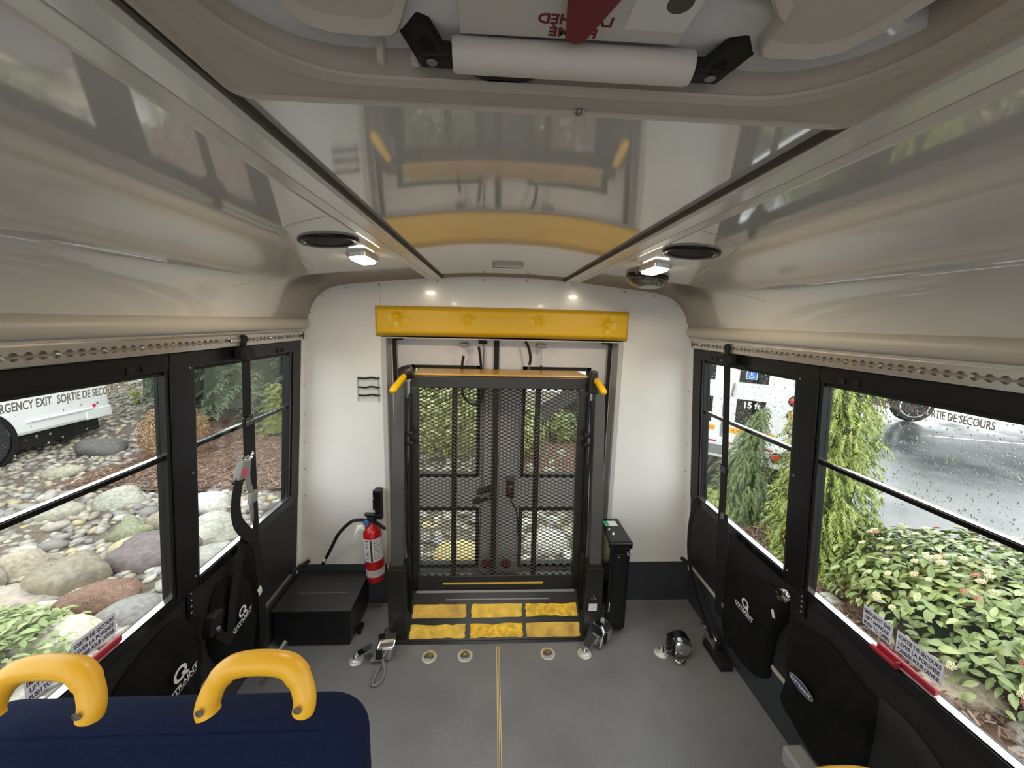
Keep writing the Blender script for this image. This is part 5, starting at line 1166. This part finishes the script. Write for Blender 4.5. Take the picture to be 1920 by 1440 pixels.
tuft('grass_tuft', 'small yellow plant among stones near the grass tuft', (-8.0, 8.9, hgt(-8, 8.9)), 120, .45, [(.5, .46, .08), (.36, .38, .10)], 32)
tuft('grass_tuft', 'dry straw grass tuft at the rear corner of the parking side', (2.75, 4.95, GZ), 120, .75, [(.52, .44, .26), (.40, .33, .16), (.6, .52, .34)], 33, .6)
bs = thing('ball_shrub', 'round rusty-orange shrub at the edge of the creek bed', 'shrub', (-5.25, 6.4, hgt(-5.25, 6.4))); g = G()
for i in range(3200):
    d = Vector((rn.gauss(0, 1), rn.gauss(0, 1), rn.gauss(0, 1))).normalized(); p = Vector((-5.25, 6.4, GZ + .42)) + Vector((d.x * .46, d.y * .46, d.z * .48)) * rn.uniform(.86, 1.03)
    q = LG[2]; g.add(q.v, q.f, leaf_mx(p, d, rn.uniform(.03, .06)))
stuff(g.build('foliage', mat('rust foliage', (.3, .16, .07), .7, island=[(.26, .12, .05), (.36, .20, .09), (.20, .11, .05), (.40, .27, .13)]), bs, fix=False))
def bush(label, c, R, n_, cols, seed, sz=(.08, .16)):
    r3 = random.Random(seed); t = thing('bush', label, 'bush', (c[0], c[1], hgt(c[0], c[1]))); g = G()
    for i in range(n_):
        d = Vector((r3.gauss(0, 1), r3.gauss(0, 1), r3.gauss(0, 1))).normalized(); f = r3.uniform(.55, 1.02) + .15 * noise.noise(d * 2.5 + Vector((seed, 0, 0)))
        p = Vector(c) + Vector((d.x * R[0], d.y * R[1], d.z * R[2])) * f; q = r3.choice(LG); g.add(q.v, q.f, leaf_mx(p, d, r3.uniform(*sz)))
    stuff(g.build('foliage', mat('bush %d' % seed, cols[0], .6, island=cols), t, fix=False))
    G().tube([(c[0], c[1], hgt(c[0], c[1])), c], [.06, .02], 6).build('stem', MATS['conifer bark'], t)
YG = [(.36, .38, .13), (.22, .26, .08), (.52, .52, .24), (.14, .17, .06)]
bush('yellow-green bush seen through the door window by the chain', (.50, 6.6, -.30), (.42, .45, .55), 1500, YG, 41, (.06, .12))
bush('pale yellow bush filling the door window by the black sleeve', (-.85, 6.7, .15), (1.05, .8, 1.15), 3600, YG, 42, (.07, .14))
bush('dark green bush low behind the doors beside the gravel bank', (1.45, 7.6, -.55), (.45, .4, .36), 1200, [(.16, .19, .06), (.24, .28, .09), (.10, .12, .05)], 43)
struct(G().prism([(1.0, GZ), (3.6, GZ), (3.6, .35), (2.6, .28), (1.7, -.25)], lambda p: (p[0], 8.6, p[1]), lambda p: (p[0] + .3, 10.6, p[1])).build('ground_gravel_bank', mat('dark gravel bank', (.035, .032, .032), .95, spec=.1, nz=(25, .6), bump=(30, 1))))
terrain(.35, 2.0, 4.7, 7.2, 14, M_mulch, 'ground_mulch_strip', .03, .04)

# ------------------------------------------------------------------ outside: parked vehicles
M_bus = mat('bus white paint', (.80, .80, .80), .3, coat=.4)
M_tyre = mat('tyre', (.018, .018, .018), .8)
M_tail = mat('tail lamp red', (.55, .01, .02), .25, coat=.6)
M_amb = mat('amber tape', (.85, .42, .02), .5)
# white bus beyond the rock garden
vb = thing('white_bus', 'white bus with red marker dot parked past the rock garden', 'bus', (-8.5, 4.5, GZ))
G().box(-9.8, -7.4, -1.0, 7.68, -.37, 2.1).build('body', M_bus, vb, bevel=.06)
G().box(-7.41, -7.375, 6.30, 7.34, -.175, -.145).build('rub_rail', M_bus, vb, bevel=.008)
G().box(-7.41, -7.385, 7.20, 7.67, -.36, -.17).build('corner_panel', M_bus, vb, bevel=.02)
G().lathe([(.001, .015), (.026, .012), (.030, 0)], 16, T(-7.4, 7.36, -.115) @ rot('Y', 90)).build('marker', mat('marker red', (.75, .0, .08), .3), vb, True)
G().lathe([(.52, -.02), (.52, .012), (.44, .013), (.44, -.02)], 30, T(-7.4, 5.64, -.36) @ rot('Y', 90)).build('wheel_arch', M_rubber, vb, True)
for y in (5.64, .6):
    G().lathe([(.30, -.25), (.43, -.24), (.46, -.18), (.46, -.04), (.42, .015), (.26, .02), (.24, -.03), (.001, -.04)], 30, T(-7.4, y, -.33) @ rot('Y', 90)).build('tyre', M_tyre, vb, True)
G().box(-9.6, -7.5, -.8, 7.5, -.6, -.34).build('underbody', M_rubber, vb)
# white bus turned towards us in the parking lot
FP = Vector((3.29, 5.65, 0)); FD = Vector((.738, -.674, 0)); FN = Vector((.674, .738, 0))
PB = frame_m(FP, FD, (0, 0, 1))                 # local: x along the rear face, y up, z towards us
def pbox(g, t0, t1, z0, z1, d0, d1): return g.box(t0, t1, z0, z1, d0, d1, PB)
pk = thing('parked_bus', 'white parked bus seen from behind with wheelchair and 15 ft signs', 'bus', tuple(FP + FN * 2 + Vector((0, 0, GZ))))
pbox(G(), -.95, 1.36, -.30, 2.2, -5.5, 0).build('body', M_bus, pk, bevel=.03)
pbox(G(), -.93, 1.34, -.36, -.06, 0, .06).build('bumper', M_bus, pk, bevel=.012)
pbox(G(), -.9, 1.3, -.62, -.33, -5.3, -.1).build('underbody', M_rubber, pk)
for t0, t1 in ((-.32, .045), (.365, .725)):
    gw = pbox(G(), t0, t1, .81, 1.42, 0, .008).build('rear_window', M_blackg, pk)
    c = (t0 + t1) / 2 - .03; sgn = pbox(G(), c - .068, c + .068, .865, 1.00, .008, .011).build('wheelchair_sign', M_print, gw)
    pbox(G(), c - .060, c + .060, .873, .992, .011, .0125).build('blue_field', mat('sign blue', (.03, .15, .52), .5), sgn)
    f = lambda a, b, z=.014: PB @ Vector((c + a, .93 + b, z))
    ic = G(); ic.tube([f(.0 + .026 * math.cos(a) - .004, -.022 + .026 * math.sin(a)) for a in [math.radians(150 + 230 * k / 14) for k in range(15)]], .0035, 6)
    ic.tube([f(-.012, .028), f(-.008, -.006), f(.018, -.008), f(.028, -.038), f(.040, -.036)], .0038, 6); ic.tube([f(-.010, .012), f(.014, .012)], .0032, 6); ic.tube([f(-.013, .046), f(-.012, .036)], .008, 8)
    ic.build('wheelchair_symbol', M_print, sgn, True)
    low = pbox(G(), t0, t1, .165, .56, 0, .008).build('lower_window', M_blackg, pk)
    if t0 > 0: lettering('15 ft', PB @ Vector((.465, .445, .009)), FD, (0, 0, 1), .085, .20, M_print, low, weight=.003)
pbox(G(), .185, .22, -.05, 2.0, 0, .006).build('door_seam', M_mid, pk)
G().tube([PB @ Vector(p) for p in [(.30, .60, .01), (.30, .62, .05), (.31, .76, .05), (.31, .78, .01)]], .016, 8).build('door_handle', M_mid, pk, True)
for t0, t1, tx_ in ((-.12, .11, 'Air brake'), (.30, .87, 'Wheelchair bus stop')):
    s_ = pbox(G(), t0, t1, .035, .115, 0, .004).build('amber_strip', M_amb, pk); M_bp = mat('brown print', (.35, .12, .02), .6)
    if t0 < 0: lettering('Air brake', PB @ Vector((t0 + .02, .06, .005)), FD, (0, 0, 1), .035, (t1 - t0) * .85, M_bp, s_)
    else:
        for k in range(7): pbox(G(), t0 + .03 + k * .075, t0 + .075 + k * .075, .066, .084, .004, .0046).build('print_mark', M_bp, s_)
for k in range(10): pbox(G(), -.92 + k * .24, -.80 + k * .24, -.125, -.10, .06, .062).build('tape_red', M_tail, pk)
pt_ = pbox(G(), .02, .27, -.32, -.165, .06, .066).build('licence_plate', mat('plate grey', (.20, .20, .22), .5), pk)
pbox(G(), .01, .28, -.335, -.315, .06, .07).build('plate_lip', M_print, pk)
for t_, z_, r_, m_ in ((1.05, .62, .075, M_tail), (1.05, .42, .075, mat('amber lamp', (.7, .25, .03), .3)), (1.06, .23, .08, mat('clear lamp', (.55, .48, .33), .2)), (.93, -.20, .075, M_tail), (.62, -.19, .02, M_mid)):
    q = G().lathe([(r_, 0), (r_, .015), (r_ * .85, .02)], 20, PB @ T(t_, z_, .06 if z_ < 0 else 0)).build('lamp_rim', M_black, pk, True)
    G().lathe([(.001, .034), (r_ * .6, .030), (r_ * .84, .016), (r_ * .86, 0)], 20, PB @ T(t_, z_, .06 if z_ < 0 else 0)).build('lamp_lens', m_, q, True)
pbox(G(), .90, 1.20, .10, .34, 0, .006).build('lamp_panel', M_bus, pk, bevel=.003)
for t_ in (-.6, 1.0): G().lathe([(.28, -.16), (.44, -.15), (.46, -.1), (.46, .1), (.44, .15), (.28, .16), (.001, .15)], 26, PB @ T(t_, -.29, -1.6) @ rot('Y', 90)).build('tyre', M_tyre, pk, True)
# dark pickup far across the wet lot
CD = Vector((.93, -.36, 0)); CB = frame_m((11.0, 9.35, GZ), CD, (0, 0, 1))
ck = thing('pickup_truck', 'dark pickup with bright alloy wheel across the wet lot', 'truck', (11.5, 9.5, GZ))
def cbox(g, *a): return g.box(*a, CB)
M_dark = mat('dark car paint', (.020, .020, .023), .12, coat=1)
cbox(G(), -.9, 4.6, .42, 1.15, -1.9, -.06).build('body', M_dark, ck, bevel=.12)
cbox(G(), .5, 3.0, 1.12, 1.85, -1.75, -.2).build('cab', M_dark, ck, bevel=.2)
cbox(G(), .55, 4.2, .40, .46, -.10, .03).build('side_step', M_chrome, ck, bevel=.02)
for x in (.0, 3.7):
    G().lathe([(.30, -.28), (.41, -.27), (.44, -.2), (.44, -.05), (.40, 0), (.31, .005)], 30, CB @ T(x, .43, 0)).build('tyre', M_tyre, ck, True)
    G().lathe([(.31, -.02), (.315, .012), (.285, .016), (.27, -.02), (.12, -.03), (.08, .0), (.001, .004)], 30, CB @ T(x, .43, 0)).build('rim', M_chrome, ck, True)
    for k in range(6): G().box(.06, .28, -.03, .03, -.025, .002, CB @ T(x, .43, 0) @ rot('Z', 60 * k)).build('spoke', M_chrome, ck, bevel=.006)
# pale strip on the lot in place of a streak reflection
for x, y, a in ((13.0, 7.0, -20),):
    o = G().box(-3.2, 3.2, -.03, .03, GZ - .015, GZ - .012, T(x, y, 0) @ rot('Z', a)).build('streak_line', M_print, bpy.data.objects['ground_parking_lot'])
